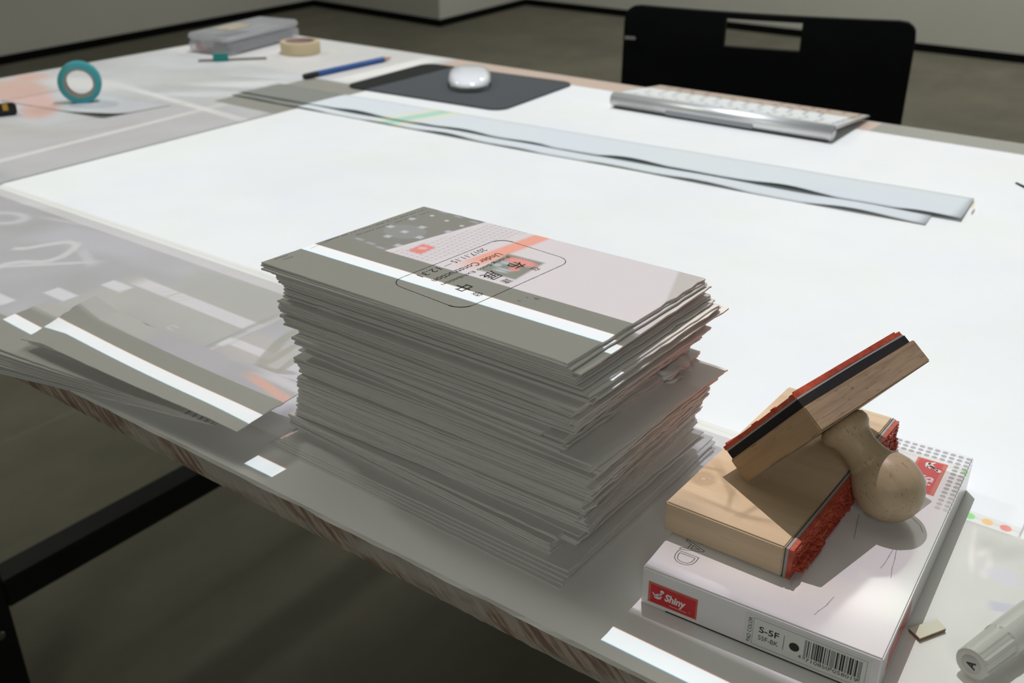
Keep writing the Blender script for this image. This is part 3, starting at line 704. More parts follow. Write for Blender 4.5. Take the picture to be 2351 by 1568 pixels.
def blob(bm, cx, cy, rx, ry, rot, mw, z=.0001, n=16):
    bm.faces.new([bm.verts.new(mw @ Vector((cx + rx * math.cos(q) * math.cos(rot) - ry * math.sin(q) * math.sin(rot), cy + rx * math.cos(q) * math.sin(rot) + ry * math.sin(q) * math.cos(rot), z))) for q in [2 * math.pi * i / n for i in range(n)]])
def emblem(bm, ox, oy, s, mw):
    for cx, cy, rx, ry, rot in ((0, 0, .26, .11, .8), (.18, .12, .24, .08, .9), (.34, .28, .22, .08, 1.0), (.42, .5, .17, .15, 0), (-.22, -.02, .28, .07, -.75), (.06, -.22, .30, .12, .1), (.3, -.08, .16, .07, .9)):
        blob(bm, ox + cx * s, oy + cy * s, rx * s, ry * s, rot, mw)
emblem(bm, 0.0076, 0.0072, 0.0055, FR)
from_bm('logo_emblem', bm, WINK, pad)
text('registered_mark', '®', FR @ Matrix.Translation((0.0222, 0.0040, .0001)), mat('dull_red_ink', (.5, .2, .2), .5), pad, height=.0015)
# price and colour sticker
fr_rect('barcode_sticker', 0.0470, 0.0980, 0.0009, 0.0171, LABELM)
bm = bmesh.new()
fx0, fx1, fy0, fy1 = 0.0508, 0.0966, 0.0022, 0.0158
for a_, b2 in (((fx0, fy0), (fx1, fy0)), ((fx1, fy0), (fx1, fy1)), ((fx1, fy1), (fx0, fy1)), ((fx0, fy1), (fx0, fy0))): ribbon(bm, [a_, b2], .00012, FR, z=.00008)
ribbon(bm, [(0.0638, .0052), (0.0638, .0127)], .00022, FR, z=.00008)
blob(bm, 0.0682, 0.0088, .0021, .0021, 0, FR, .00008, 28)
from_bm('sticker_rules', bm, BLACKINK, pad)
def ftext(name, s, x, y, w_, h_, rot=0, **k):
    text(name, s, FR @ Matrix.Translation((x, y, .00008)) @ Matrix.Rotation(R(rot), 4, 'Z'), BLACKINK, pad, w_, h_, thick=.00002, **k)
ftext('sticker_text', 'S-5F', 0.0533, 0.0094, .0084, .0031, offset=.015); ftext('sticker_text', 'S5F-BK', 0.0533, 0.0056, .0084, .0023)
ftext('sticker_text', 'PAD COLOR', 0.0502, 0.0026, .0128, .0017, 90)
bm = bmesh.new(); x = 0.0722; rb = random.Random(47)
bars = '10100010110110011000101101110010001000101010100010110101011010010001101001100110110101'
import itertools
x1_ = 0.0948; dx = (x1_ - x) / 95
seq = '101' + ''.join(rb.choice(('0001101', '0111011', '0011001', '0110111')) for _ in range(6)) + '01010' + ''.join(rb.choice(('1110010', '1000010', '1101100', '1001110')) for _ in range(6)) + '101'
i = 0
while i < len(seq):
    if seq[i] == '1':
        j = i
        while j < len(seq) and seq[j] == '1': j += 1
        low = .0046 if (i < 3 or i > 91 or 45 <= i < 50) else .0062
        ys_ = (low, .0146)
        bm.faces.new([bm.verts.new(FR @ Vector((xx, yy, .00008))) for xx, yy in ((x + i * dx, ys_[0]), (x + j * dx, ys_[0]), (x + j * dx, ys_[1]), (x + i * dx, ys_[1]))]); i = j
    else: i += 1
from_bm('barcode', bm, BLACKINK, pad)
ftext('barcode_digits', '4', 0.0702, .0044, None, .0018); ftext('barcode_digits', '710850', 0.0733, .0040, .0097, .0018); ftext('barcode_digits', '058019', 0.0843, .0040, .0097, .0018)
# top print
def btop(px, py): return BXm.inverted() @ at(px, py, BH)
TP = Matrix.Translation((0, 0, BH + .00003))
DOT = mat('dot_print', (.3, .3, .3), .35, coat=.4); t, b = tree(DOT)
s_ = t.nodes.new('ShaderNodeSeparateXYZ'); t.links.new(objco(t), s_.inputs[0])
t.links.new(MIX(t, RANGE(t, s_.outputs[1], 0.104, 0.132, 0.0, 1.0), (.74, .73, .74), (.40, .39, .40)), b.inputs['Base Color'])
bm = bmesh.new(); dp = btop(2224.7, 1055); sx_, sy_ = .00377, .00369
for i in range(18):
    for j in range(17):
        if j < 3 or i < 2:
            if j > 14: continue
            blob(bm, dp.x - i * sx_, dp.y - j * sy_, .00140, .00128, 0, TP, .00001, 18)
from_bm('printed_dots', bm, DOT, pad)
lq = [btop(2107.7, 1049.8), btop(2177.5, 1068.3), btop(2142, 1139)]
lw = (lq[1] - lq[0]).length; x0, x1, y1 = lq[0].x, lq[1].x, lq[1].y; y0 = lq[2].y
zt = BH + .00002
def top_rect(name, a, b2, c0, d0, m, z=zt): return quad_decal(name, [(a, c0, z), (b2, c0, z), (b2, d0, z), (a, d0, z)], m, pad, .00003)
top_rect('top_red_label', x0, x1, y0, y1, REDD); top_rect('top_label_panel', x0 + .0012, x1 - .0020, y0 + .0012, y1 - .0012, REDM, zt + .00004)
TM = frame((x0 + .0040, y1 - .0155, zt + .00008), (0, -1, 0), z=(0, 0, 1))
text('logo_lettering', 'Shiny', TM, WINK, pad, 0.0150, 0.0075, shear=.2, offset=.035)
bm = bmesh.new(); emblem(bm, -.0105, .0035, .0085, TM); from_bm('logo_emblem', bm, WINK, pad)
AD = btop(1589, 1262); AM = frame((AD.x - .0050, AD.y + .0040 + .0075, zt), (0, -1, 0), z=(0, 0, 1))
text('outline_lettering', 'PAD', AM, GREYINK, pad, 0.0232, 0.0100, fill=False, thick=.00005)
bm = bmesh.new()
for pts_ in (((2058, 1262), (2054, 1285), (2048, 1305), (2045, 1330)), ((2050, 1262), (2038, 1282), (2030, 1295), (2020, 1306)), ((1915, 1370), (1895, 1392), (1880, 1402), (1868, 1413)), ((1972, 1180), (1966, 1210), (1960, 1240)), ((2075, 1150), (2100, 1160)), ((2090, 1185), (2112, 1205), (2120, 1225))):
    q = [btop(*p) for p in pts_]; qq = []
    for a_, b2 in zip(q, q[1:]): qq += [(a_.x + (b2.x - a_.x) * s / 9, a_.y + (b2.y - a_.y) * s / 9) for s in range(9)]
    ribbon(bm, qq, lambda i: .00025 + .0005 * abs(noise.noise(Vector((i * .5, 0, len(qq))))), TP, z=.00001)
from_bm('pen_mark', bm, mat('smeared_ink', (.30, .33, .37), .5), pad)
bm = bmesh.new()
for i in range(14):
    u_ = i / 13; a_, b2 = btop(1811 + 35 * u_, 1325 - 47 * u_), btop(1815 + 33 * u_, 1339 - 54 * u_); b2 = a_ + (b2 - a_) * 1.5
    ribbon(bm, [(a_.x, a_.y), (b2.x, b2.y)], .00010, TP, z=.00001)
from_bm('fine_hatching', bm, GREYINK, pad)
quad_decal('side_red_label', [(BL + .00004, .012, .0035), (BL + .00004, .048, .0035), (BL + .00004, .048, .0145), (BL + .00004, .012, .0145)], REDM, pad)

# ------------------------------------------------------------------ long rubber stamp lying on its side
WOODA = wood('pale_pine', (0.74, 0.59, 0.42), (0.60, 0.45, 0.29), (1, 0, 0), .22, .25, pore=.12)
WOODB = wood('varnished_block', (0.46, 0.315, 0.185), (0.38, 0.255, 0.145), (1, 0, 0), .5, .5)
WOODG = wood('sawn_block', (0.45, 0.335, 0.225), (0.31, 0.22, 0.14), (0, 1, 0), .8, .6)
BEECH = wood('turned_beech', (0.55, 0.43, 0.29), (0.48, 0.37, 0.24), (0, 0, 1), .7, .35, .4)
RUBBER = mottled('red_rubber', (0.60, 0.115, 0.060), (0.42, 0.065, 0.040), 220, .45, .0006)
GREYR = mat('grey_rubber', (0.38, 0.36, 0.36), .6); FOAM = mottled('black_foam', (.012, .013, .015), (.02, .02, .022), 900, .9, .0003)
SZ = BH + .0003
S1m = frame((-0.1677, 0.3418, TZ + SZ), (0.0560, 0.0005, 0), z=(0, 0, 1))
# the block is turned so that its long side runs away from the camera
st = tag(empty('rubber_stamp', mw=S1m), 'long pale wooden stamp block lying on the carton, red rubber facing right', 'stamp')
bpy.context.view_layer.update()
SL, SW, SH = 0.1335, 0.0560, 0.0352 - SZ
SK = Matrix(((1, 0.022, 0, 0), (0, 1, 0, 0), (0, 0, 1, 0), (0, 0, 0, 1)))
bm = bmesh.new(); add_box(bm, 0, SW, 0, SL, 0, SH, SK, bevel=.0007, seg=3); from_bm('wooden_block', bm, WOODA, st)
bm = bmesh.new(); add_box(bm, SW, SW + .0004, .0003, SL - .0003, 0.0, SH - .0002, SK); from_bm('glue_line', bm, mat('dark_glue', (.06, .05, .04), .7), st)
bm = bmesh.new(); add_box(bm, SW + .0004, SW + .0016, .0004, SL - .0004, 0.0, SH - .0004, SK); from_bm('backing_layer', bm, GREYR, st)
bm = bmesh.new(); add_box(bm, SW + .0016, SW + .0036, .0006, SL - .0010, .0, SH - .0006, SK)
r4 = random.Random(11)
for i in range(620):
    y = r4.uniform(.001, SL - .003); z = r4.uniform(.0003, SH - .002); w_ = r4.uniform(.0005, .0020); hh = r4.uniform(.0004, .0014)
    if i < 26: w_, hh = r4.uniform(.006, .014), r4.uniform(.0006, .0016)
    d = r4.uniform(.0003, .0011) + max(0, .0075 - z) * .22 + (.0012 if y < .030 and z < .006 else 0)
    add_box(bm, SW + .0034, SW + .0036 + d, y, min(y + w_, SL - .001), z, min(z + hh, SH - .0012), SK)
from_bm('red_rubber_face', bm, RUBBER, st)

# ------------------------------------------------------------------ handled stamp leaning on it
e1 = Vector((-0.5982, 0.1376, -0.7895)); e2 = Vector((0.1994, 0.9797, 0.0196)); nd = Vector((0.7761, -0.1457, -0.6135))
C0 = Vector((-0.1217, 0.3704, TZ + 0.0863)); A2, B2, T2 = 0.0547, 0.0906, 0.0124
S2m = frame(C0, e1, z=nd)       # x = e1, y = nd x e1 = e2, z = towards the handle
s2 = tag(empty('rubber_stamp', mw=S2m), 'thick wooden stamp with round handle, tilted against the long stamp block', 'stamp')
bpy.context.view_layer.update()
bm = bmesh.new(); add_box(bm, 0, A2, 0, B2, 0, T2, bevel=.0005)
blk_ = from_bm('wooden_block', bm, [WOODB, WOODG], s2)
for p in blk_.data.polygons:
    if p.normal.x < -0.7: p.material_index = 1
def warped_layer(name, x0, x1, y0, y1, z0, z1, m, sag):
    bm = bmesh.new(); n_ = 16
    secs = []
    for i in range(n_ + 1):
        y = y0 + (y1 - y0) * i / n_; dz = -sag * math.sin(i / n_ * math.pi)
        secs.append([bm.verts.new((xx, y, zz + (dz if zz == z0 else dz * .9))) for xx, zz in ((x0, z0), (x1, z0), (x1, z1), (x0, z1))])
    for a_, b2 in zip(secs, secs[1:]):
        for q in range(4): bm.faces.new((a_[q], a_[(q + 1) % 4], b2[(q + 1) % 4], b2[q]))
    bm.faces.new(secs[0][::-1]); bm.faces.new(secs[-1]); return from_bm(name, bm, m, s2)
warped_layer('foam_cushion', .0012, A2 - .0008, .0010, B2 - .0022, -.0040, .0001, FOAM, 0)
warped_layer('backing_layer', .0012, A2 - .0008, .0010, B2 - .0030, -.0048, -.0040, GREYR, .0003)
warped_layer('red_rubber_face', .0012, A2 - .0008, .0004, B2 - .0034, -.0068, -.0048, RUBBER, .0006)
bm = bmesh.new(); r5 = random.Random(5)
for i in range(60):
    x, y = r5.uniform(.003, A2 - .006), r5.uniform(.004, B2 - .008)
    add_box(bm, x, x + r5.uniform(.001, .004), y, y + r5.uniform(.001, .004), -.0078, -.0066)
for xx in (.0018, A2 - .0022): add_box(bm, xx, xx + .0006, .002, B2 - .006, -.0078, -.0064)
from_bm('raised_lettering', bm, RUBBER, s2)
prof = [(0, 0), (0, .0095), (.0016, .0112), (.0040, .0119), (.0064, .0114), (.0082, .0100), (.0086, .0097), (.0110, .0090), (.0145, .0085), (.0180, .0088), (.0210, .0096), (.0225, .0104), (.0229, .0101), (.0240, .0112),
        (.0270, .0134), (.0310, .0152), (.0350, .0159), (.0390, .0158), (.0430, .0145), (.0470, .0118), (.0498, .0086), (.0520, .0045), (.0527, 0)]
HM = Matrix.Translation((A2 / 2, B2 / 2, T2))
lathe('turned_handle', prof, BEECH, s2, HM)

# ------------------------------------------------------------------ marker, wood chip
pa, pb = Vector((-0.0346, 0.3515, TZ + .0078)), Vector((-0.0230, 0.3885, TZ + .0078))
MKm = frame(pa, (0, 0, 1), z=(pb - pa))
mk = tag(empty('marker_pen', mw=MKm), 'white translucent capped marker pen at the right corner of the table', 'marker'); bpy.context.view_layer.update()
CAPM = mat('cap_plastic', (.78, .78, .74), .22, trans=.35, ior=1.45)
bm = bmesh.new(); n_ = 48; ringsd = []
for s, r_, gr in ((0, .0056, 0), (.0003, .0066, 0), (.0012, .0070, 1), (.020, .0074, 1), (.021, .0076, 0), (.046, .0078, 0)):
    ringsd.append([bm.verts.new(((r_ - (.0005 * (1 if (k // 3) % 2 else 0)) * gr) * math.cos(2 * math.pi * k / n_), (r_ - (.0005 * (1 if (k // 3) % 2 else 0)) * gr) * math.sin(2 * math.pi * k / n_), s)) for k in range(n_)])
for a_, b2 in zip(ringsd, ringsd[1:]):
    for k in range(n_): bm.faces.new((a_[k], a_[(k + 1) % n_], b2[(k + 1) % n_], b2[k]))
bm.faces.new(ringsd[0][::-1]); bm.faces.new(ringsd[-1])
from_bm('cap', bm, CAPM, mk)
lathe('barrel', [(.0461, 0), (.0461, .0072), (.115, .0074), (.118, .006), (.118, 0)], mat('barrel_plastic', (.8, .8, .78), .35), mk)
lathe('end_plug', [(-.0002, 0), (-.0002, .0040), (.0001, .0042)], mat('plug_plastic', (.48, .49, .47), .4), mk)
text('plug_symbol', 'A', Matrix.Translation((-.0018, .0020, -.00028)) @ Matrix.Rotation(R(180), 4, 'X'), BLACKINK, mk, .0036, .0038, offset=.03)
ch = [at(2085, 1450), at(2110, 1474), at(2170, 1451), at(2150, 1430)]
c0 = sum((Vector(p) for p in ch), Vector()) / 4
chip = tag(empty('wood_chip', c0), 'small cream offcut of thin plywood beside the ink pad carton', 'wood offcut'); bpy.context.view_layer.update()
quad_decal('veneer_face', [p - c0 + Vector((0, 0, .0017)) for p in ch], mat('cream_veneer', (.75, .72, .60), .6), chip, .0004)
quad_decal('core', [p - c0 + Vector((0, 0, .0002)) for p in ch], wood('brown_core', (.28, .18, .08), (.18, .11, .05), (1, 0, 0)), chip, .0015)

# ------------------------------------------------------------------ long paper strips
def strip(name, lo, hi, y_lo, y_hi, seed, z0, label, m, lift=.0045):
    """paper band from x=lo to x=hi; front edge lifts in waves"""
    n_, w_ = 150, 8; vs_, fs = [], []; r_ = random.Random(seed); a0 = r_.uniform(0, 9)
    for i in range(n_ + 1):
        u_ = i / n_; x = lo + (hi - lo) * u_
        amp = max(0, noise.noise(Vector((x * 13, seed, 0))) + .22) * lift * 1.5
        for j in range(w_ + 1):
            v_ = j / w_; ya = y_lo(x) + .0022 * noise.noise(Vector((x * 7, seed * 2, 0))); y = ya + (y_hi(x) - ya) * v_
            z = z0 + amp * (1 - v_) ** 3 + .0006 * (1 + noise.noise(Vector((x * 14, y * 20, seed))))
            xx = x + (.006 * (1 - v_) if i == n_ else 0)
            vs_.append((xx, y, TZ + z))
    for i in range(n_):
        for j in range(w_): a_ = i * (w_ + 1) + j; fs.append((a_, a_ + w_ + 1, a_ + w_ + 2, a_ + 1))
    o = pydata(name, vs_, fs, m, None, True); s_ = o.modifiers.new('s', 'SOLIDIFY'); s_.thickness = .0002; s_.offset = 1
    return tag(o, label, 'paper strip')
STR = mat('tracing_strip', (.66, .69, .70), .7, spec=.2); t, b = tree(STR)
s_ = t.nodes.new('ShaderNodeSeparateXYZ'); t.links.new(objco(t), s_.inputs[0])
sx = M(t, 'SUBTRACT', s_.outputs[0], M(t, 'MULTIPLY', s_.outputs[1], .28))       # slanting colour bars printed across
bar = lambda c0, hw: RANGE(t, M(t, 'ABSOLUTE', M(t, 'SUBTRACT', sx, c0)), hw - .003, hw + .003, 1, 0)
c_ = MIX(t, bar(-1.062, .021), (.66, .69, .70), (.70, .70, .52)); c_ = MIX(t, bar(-1.063, .009), c_, (.40, .62, .54))
t.links.new(c_, b.inputs['Base Color'])
strip('paper_strip', -1.085, -0.2140, lambda x: .8500 + .031 * (x + 1.085) / .87, lambda x: .915 + .03 * (x + 1.085) / .87, 3, .0002, 'lower pale paper strip, nearer the camera, showing from under the other strip', STR, .0026)
strip('paper_strip', -1.085, -0.1920, lambda x: .8640 + .046 * (x + 1.085) / .89, lambda x: .930 + .048 * (x + 1.085) / .89, 8, .0015, 'upper pale paper strip laid across the white sheet behind the tall stack', STR, .0042)
pydata_ = quad_decal('masking_scrap', [at(2229, 474, .006), at(2236, 463, .006), at(2238, 468, .006), at(2232, 478, .006)], mat('scrap_tape', (.75, .65, .35), .6), None, .0002)
tag(pydata_, 'tiny yellowish tape scrap at the right end of the upper paper strip', 'tape scrap')
quad = quad_decal('dark_scrap', [at(2329, 421), at(2334, 418), at(2356, 428), at(2354, 434)], mat('dark_scrap', (.04, .045, .05), .6), None, .0010)
tag(quad, 'small dark scrap at the right edge of the white sheet', 'scrap')

# ------------------------------------------------------------------ mouse mat, mouse, keyboard
def rounded_sheet(name, x0, x1, y0, y1, r_, z0, z1, mw, m, parent=None, bev=.0004):
    bm = bmesh.new(); pts_ = []
    for cx, cy, a0 in ((x1 - r_, y1 - r_, 0), (x0 + r_, y1 - r_, 90), (x0 + r_, y0 + r_, 180), (x1 - r_, y0 + r_, 270)):
        pts_ += [(cx + r_ * math.cos(R(a0 + q * 10)), cy + r_ * math.sin(R(a0 + q * 10))) for q in range(10)]
    lo_ = [bm.verts.new(mw @ Vector((x, y, z0))) for x, y in pts_]; hi_ = [bm.verts.new(mw @ Vector((x, y, z1))) for x, y in pts_]
    bm.faces.new(lo_[::-1]); bm.faces.new(hi_)
    n_ = len(pts_)
    for i in range(n_): bm.faces.new((lo_[i], lo_[(i + 1) % n_], hi_[(i + 1) % n_], hi_[i]))
    return from_bm(name, bm, m, parent)
MT = frame((-0.882, 1.075, TZ), (1, .060, 0), z=(0, 0, 1))
mm_ = rounded_sheet('mouse_mat', -.127, .127, -.094, .092, .020, 0.0002, .0022, MT, mottled('mat_fabric', (.082, .088, .092), (.073, .079, .083), 500, .85, spec=.15))
tag(mm_, 'dark rounded mouse mat near the far edge of the table', 'mouse mat')
MSm = frame((-0.8735, 1.0840, TZ + .0022), (math.cos(R(38)), math.sin(R(38)), 0), z=(0, 0, 1))
ms = tag(empty('computer_mouse', mw=MSm), 'smooth white computer mouse on the dark mat', 'mouse'); bpy.context.view_layer.update()
def super_pill(name, a, b_, zlo, zhi, m, parent, low):
    bm = bmesh.new(); nn = 40; rings_ = []
    for j in range(11):
        f = j / 10; ph = f * math.pi / 2; sc_ = math.cos(ph) ** .42 if j < 10 else 0; z = zlo + (zhi - zlo) * math.sin(ph) ** .9
        if j == 10: rings_.append([bm.verts.new((0, 0, zhi))]); break
        row = []
        for k in range(nn):
            th = 2 * math.pi * k / nn; cx_, sy2 = math.cos(th), math.sin(th)
            x = a * sc_ * math.copysign(abs(cx_) ** .72, cx_); y = b_ * sc_ * math.copysign(abs(sy2) ** .8, sy2)
            row.append(bm.verts.new((x, y, z - (abs(y / b_) ** 2.2) * (z - zlo) * .35)))
        rings_.append(row)
    for a_, b2 in zip(rings_, rings_[1:]):
        for k in range(nn):
            if len(b2) == 1: bm.faces.new((a_[k], a_[(k + 1) % nn], b2[0]))
            else: bm.faces.new((a_[k], a_[(k + 1) % nn], b2[(k + 1) % nn], b2[k]))
    bm.faces.new(rings_[0][::-1]); return from_bm(name, bm, m, parent, True)
super_pill('shell', .0290, .0565, .0055, .0205, mat('gloss_white', (.82, .83, .83), .12, coat=.6), ms, 0)
rounded_sheet('base', -.0262, .0262, -.053, .053, .02, .0003, .0062, Matrix.Identity(4), mat('mouse_base', (.25, .26, .26), .4), ms)

ka, kb2 = at(1392, 247), at(1912, 332)
KM = frame(ka + Vector((.0045, .0, 0)), (kb2 - ka), z=(0, 0, 1)); KL = .281
kb = tag(empty('keyboard', mw=KM), 'slim aluminium keyboard with white keys facing the black chair', 'keyboard'); bpy.context.view_layer.update()
ALU = mottled('brushed_aluminium', (.80, .81, .81), (.76, .77, .78), 60, .42, stretch=(.05, 1, 1)); tree(ALU)[1].inputs['Metallic'].default_value = .7
ALUD = mat('case_shadow', (.30, .31, .30), .5, .6)
bm = bmesh.new(); nn = 28; r_ = .0088; s0 = []; s1 = []
for k in range(nn):
    th = 2 * math.pi * k / nn
    s0.append(bm.verts.new((0, .0088 + r_ * math.cos(th), .0098 + r_ * math.sin(th)))); s1.append(bm.verts.new((KL, .0088 + r_ * math.cos(th), .0098 + r_ * math.sin(th))))
for k in range(nn): bm.faces.new((s0[k], s0[(k + 1) % nn], s1[(k + 1) % nn], s1[k]))
bm.faces.new(s0[::-1]); bm.faces.new(s1); from_bm('battery_tube', bm, ALU, kb, True)
lathe('tube_cap', [(0, 0), (0, .0070), (.0006, .0068), (.0006, .0010), (.0003, 0)], mat('cap_alu', (.6, .6, .6), .35, .9), kb, frame((KL, .0088, .0098), (0, 1, 0), z=(1, 0, 0)))
pydata('case', [(0, .010, .0135), (KL, .010, .0135), (KL, .130, .0040), (0, .130, .0040), (0, .010, .0175), (KL, .010, .0175), (KL, .130, .0058), (0, .130, .0058)],
       [(3, 2, 1, 0), (4, 5, 6, 7), (0, 1, 5, 4), (1, 2, 6, 5), (2, 3, 7, 6), (3, 0, 4, 7)], ALU, kb)
box('underside_panel', (.078, .190, -.0003, .0030, .0030, .0085), mat('grey_plastic', (.36, .38, .41), .4), kb)
box('rubber_foot', (.004, KL - .004, .004, .014, 0.0001, .0022), mat('dark_foot', (.05, .05, .05), .7), kb)
KEYM = mat('key_white', (.80, .81, .78), .45)
sl_ = (0.0058 - 0.0175) / .120
def key(x0, x1, y0, y1):
    z = lambda y: .0175 + (y - .010) * sl_
    zz = .0016; i_ = .0007
    bm = bmesh.new()
    lo_ = [bm.verts.new((x, y, z(y) + .0001)) for x, y in ((x0, y0), (x1, y0), (x1, y1), (x0, y1))]; hi_ = [bm.verts.new((x, y, z(y) + zz)) for x, y in ((x0 + i_, y0 + i_), (x1 - i_, y0 + i_), (x1 - i_, y1 - i_), (x0 + i_, y1 - i_))]
    bm.faces.new(lo_[::-1]); bm.faces.new(hi_)
    for q in range(4): bm.faces.new((lo_[q], lo_[(q + 1) % 4], hi_[(q + 1) % 4], hi_[q]))
    from_bm('key', bm, KEYM, kb)
yy = .0185
for row, (hgt, ws) in enumerate(((.0085, [1] * 14), (.0155, [1.5] + [1] * 13), (.0155, [1] * 13 + [1.5]), (.0155, [1.8] + [1] * 11 + [1.8]), (.0155, [2.3] + [1] * 10 + [2.3]), (.0160, [1, .9, .9, 1.2, 5.2, 1.2, .9, 1, 1, 1]))):
    tot_ = sum(ws); un = (KL - .010) / tot_; xx = .005
    for w_ in ws: key(xx + .0013, xx + w_ * un - .0013, yy, yy + hgt); xx += w_ * un
    yy += hgt + .0029

# ------------------------------------------------------------------ things at the back left
pa, pb = at(698, 176, .004), at(899, 132, .004)
PM = frame(pa, (0, 0, 1), z=(pb - pa)); pen = tag(empty('pencil', mw=PM), 'blue pencil with black end lying beside the mouse mat', 'pencil'); bpy.context.view_layer.update()
ln = (pb - pa).length
lathe('painted_shaft', [(.024, 0), (.024, .0041), (ln - .018, .0041), (ln - .018, 0)], mat('blue_paint', (.002, .085, .36), .35, coat=.4), pen, n=6, smooth=False)
lathe('black_end', [(0, 0), (0, .0040), (.024, .0042), (.024, 0)], mat('black_end', (.012, .012, .014), .4), pen, n=6, smooth=False)
lathe('sharpened_tip', [(ln - .018, .0039), (ln - .004, .0012), (ln - .004, 0)], mat('bare_cedar', (.62, .38, .24), .7), pen, n=12)
lathe('lead', [(ln - .004, .0012), (ln, 0)], mat('graphite', (.05, .05, .05), .4), pen, n=8)

def roll(name, mw, r0, r1, hgt, m, mcore, label, cat):
    e = tag(empty(name, mw=mw), label, cat); bpy.context.view_layer.update()
    lathe('tape_winding', [(0, r1 - .0002), (.0003, r0 - .0003), (.0010, r0), (hgt - .001, r0), (hgt - .0003, r0 - .0003), (hgt, r1 + .0002), (hgt, r1), (0, r1)], m, e, n=64)
    lathe('cardboard_core', [(0, r1), (0, r1 - .0025), (hgt, r1 - .0025), (hgt, r1)], mcore, e, n=64, smooth=False); return e
mc = (at(645, 112, .0) + at(733, 112, .0)) / 2
roll('masking_tape_roll', Matrix.Translation((-1.2305, 1.1085, TZ + .0002)), .0305, .0245, .0188, mat('crepe_tape', (.72, .60, .38), .6), mat('pinkish_core', (.50, .36, .34), .8), 'beige masking tape roll lying flat beside the plastic case', 'tape roll')
tb = at(192, 236)
ax = Vector((0.80, -1.0, 0.0)).normalized()
ax = (CAM - tb); ax.z = 0; ax = (Matrix.Rotation(R(-6), 4, 'Z') @ ax.normalized())
TLm = frame(tb + Vector((0, 0, .0258)) - ax * .008, (0, 0, 1), z=ax)
roll('washi_tape_roll', TLm, .0256, .0183, .015, mat('teal_tape', (.07, .44, .47), .45), mottled('grey_core', (.42, .38, .31), (.36, .33, .27), 100, .8), 'teal tape roll standing on edge at the left', 'tape roll')
tst = quad_decal('roll_shadow_strip', [at(137, 237), at(240, 233), at(240, 228), at(137, 232)], mat('roll_shadow_paint', (.22, .30, .29), .6), None, .0003)  # cast shadow of the standing roll, painted as a flat dark strip
tag(tst, 'painted shadow strip beneath the teal tape roll', 'painted shadow')

# translucent case
bA, bB = at(434, 121), at(531, 131)
BM_ = frame(bA, bB - bA, z=(0, 0, 1)); CW, CD, CH = .081, .180, .031
cs = tag(empty('plastic_case', mw=BM_), 'translucent plastic case with tools inside at the far left corner', 'case'); bpy.context.view_layer.update()
FRO = mat('frosted_plastic', (.78, .80, .83), .3, alpha=.25, spec=.4)
def shell(name, z0, z1, top_, m):
    bm = bmesh.new(); add_box(bm, 0, CW, 0, CD, z0, z1, bevel=.003, seg=3); o = from_bm(name, bm, m, cs)
    s_ = o.modifiers.new('s', 'SOLIDIFY'); s_.thickness = .0014; return o
shell('tray', .0005, CH * .62, False, FRO); shell('lid', CH * .64, CH, True, FRO)
box('latch', (.030, .052, -.003, 0, .012, .024), FRO, cs, bevel=.0008)
tl = box('tool_roll', (-.005, .030, -.07, .07, 0, .012), mottled('dark_cloth', (.03, .045, .08), (.05, .06, .09), 60, .8), None, bevel=.003); tl.matrix_world = BM_ @ Matrix.Translation((.050, .095, .003))
tag(tl, 'dark blue-grey tool pouch inside the translucent plastic case', 'pouch')
tl = box('eraser', (-.012, .012, -.020, .020, 0, .011), mat('pink_eraser', (.6, .22, .20), .6), None, bevel=.002); tl.matrix_world = BM_ @ Matrix.Translation((.062, .004 + .020, .003)) @ Matrix.Translation((0, -.001, 0))
tl.matrix_world = BM_ @ Matrix.Translation((.018, .028, .003))
tag(tl, 'small pink eraser inside the near end of the plastic case', 'eraser')
lp = quad_decal('lid_sticker', [(.012, .045, CH + .0002), (.050, .045, CH + .0002), (.050, .100, CH + .0002), (.012, .100, CH + .0002)], mottled('worn_label', (.55, .55, .45), (.50, .40, .25), 120, .6), cs)

sA, sB = at(455, 139, .002), at(612, 133, .002)
SMt = frame((sA + sB) / 2, sB - sA, z=(0, 0, 1)); hl = (sB - sA).length / 2
kn = tag(empty('craft_knife', mw=SMt), 'slender grey tool with a teal clip beside the plastic case', 'tool'); bpy.context.view_layer.update()
box('shaft', (-hl, hl, -.0016, .0016, -.0018, .0014), mat('tool_grey', (.30, .29, .26), .5), kn, bevel=.0005)
bm = bmesh.new(); add_box(bm, -.028, -.006, -.0045, .0045, -.0018, .0085, bevel=.001); from_bm('clip', bm, mat('teal_plastic', (.01, .36, .31), .35, trans=.3), kn)
bk = [at(-30, 270), at(22, 264)]
cu = tag(empty('cutter_tool', mw=frame((bk[0] + bk[1]) / 2 + Vector((0, 0, .006)), bk[1] - bk[0], z=(0, 0, 1))), 'black tool with a yellow button at the far left edge', 'tool'); bpy.context.view_layer.update()
box('grip', (-.025, .0215, -.006, .006, -.0058, .008), mat('black_grip', (.012, .012, .013), .5), cu, bevel=.002)
box('button', (.006, .012, -.0065, -.004, .001, .008), mat('yellow_button', (.6, .35, .03), .5), cu)

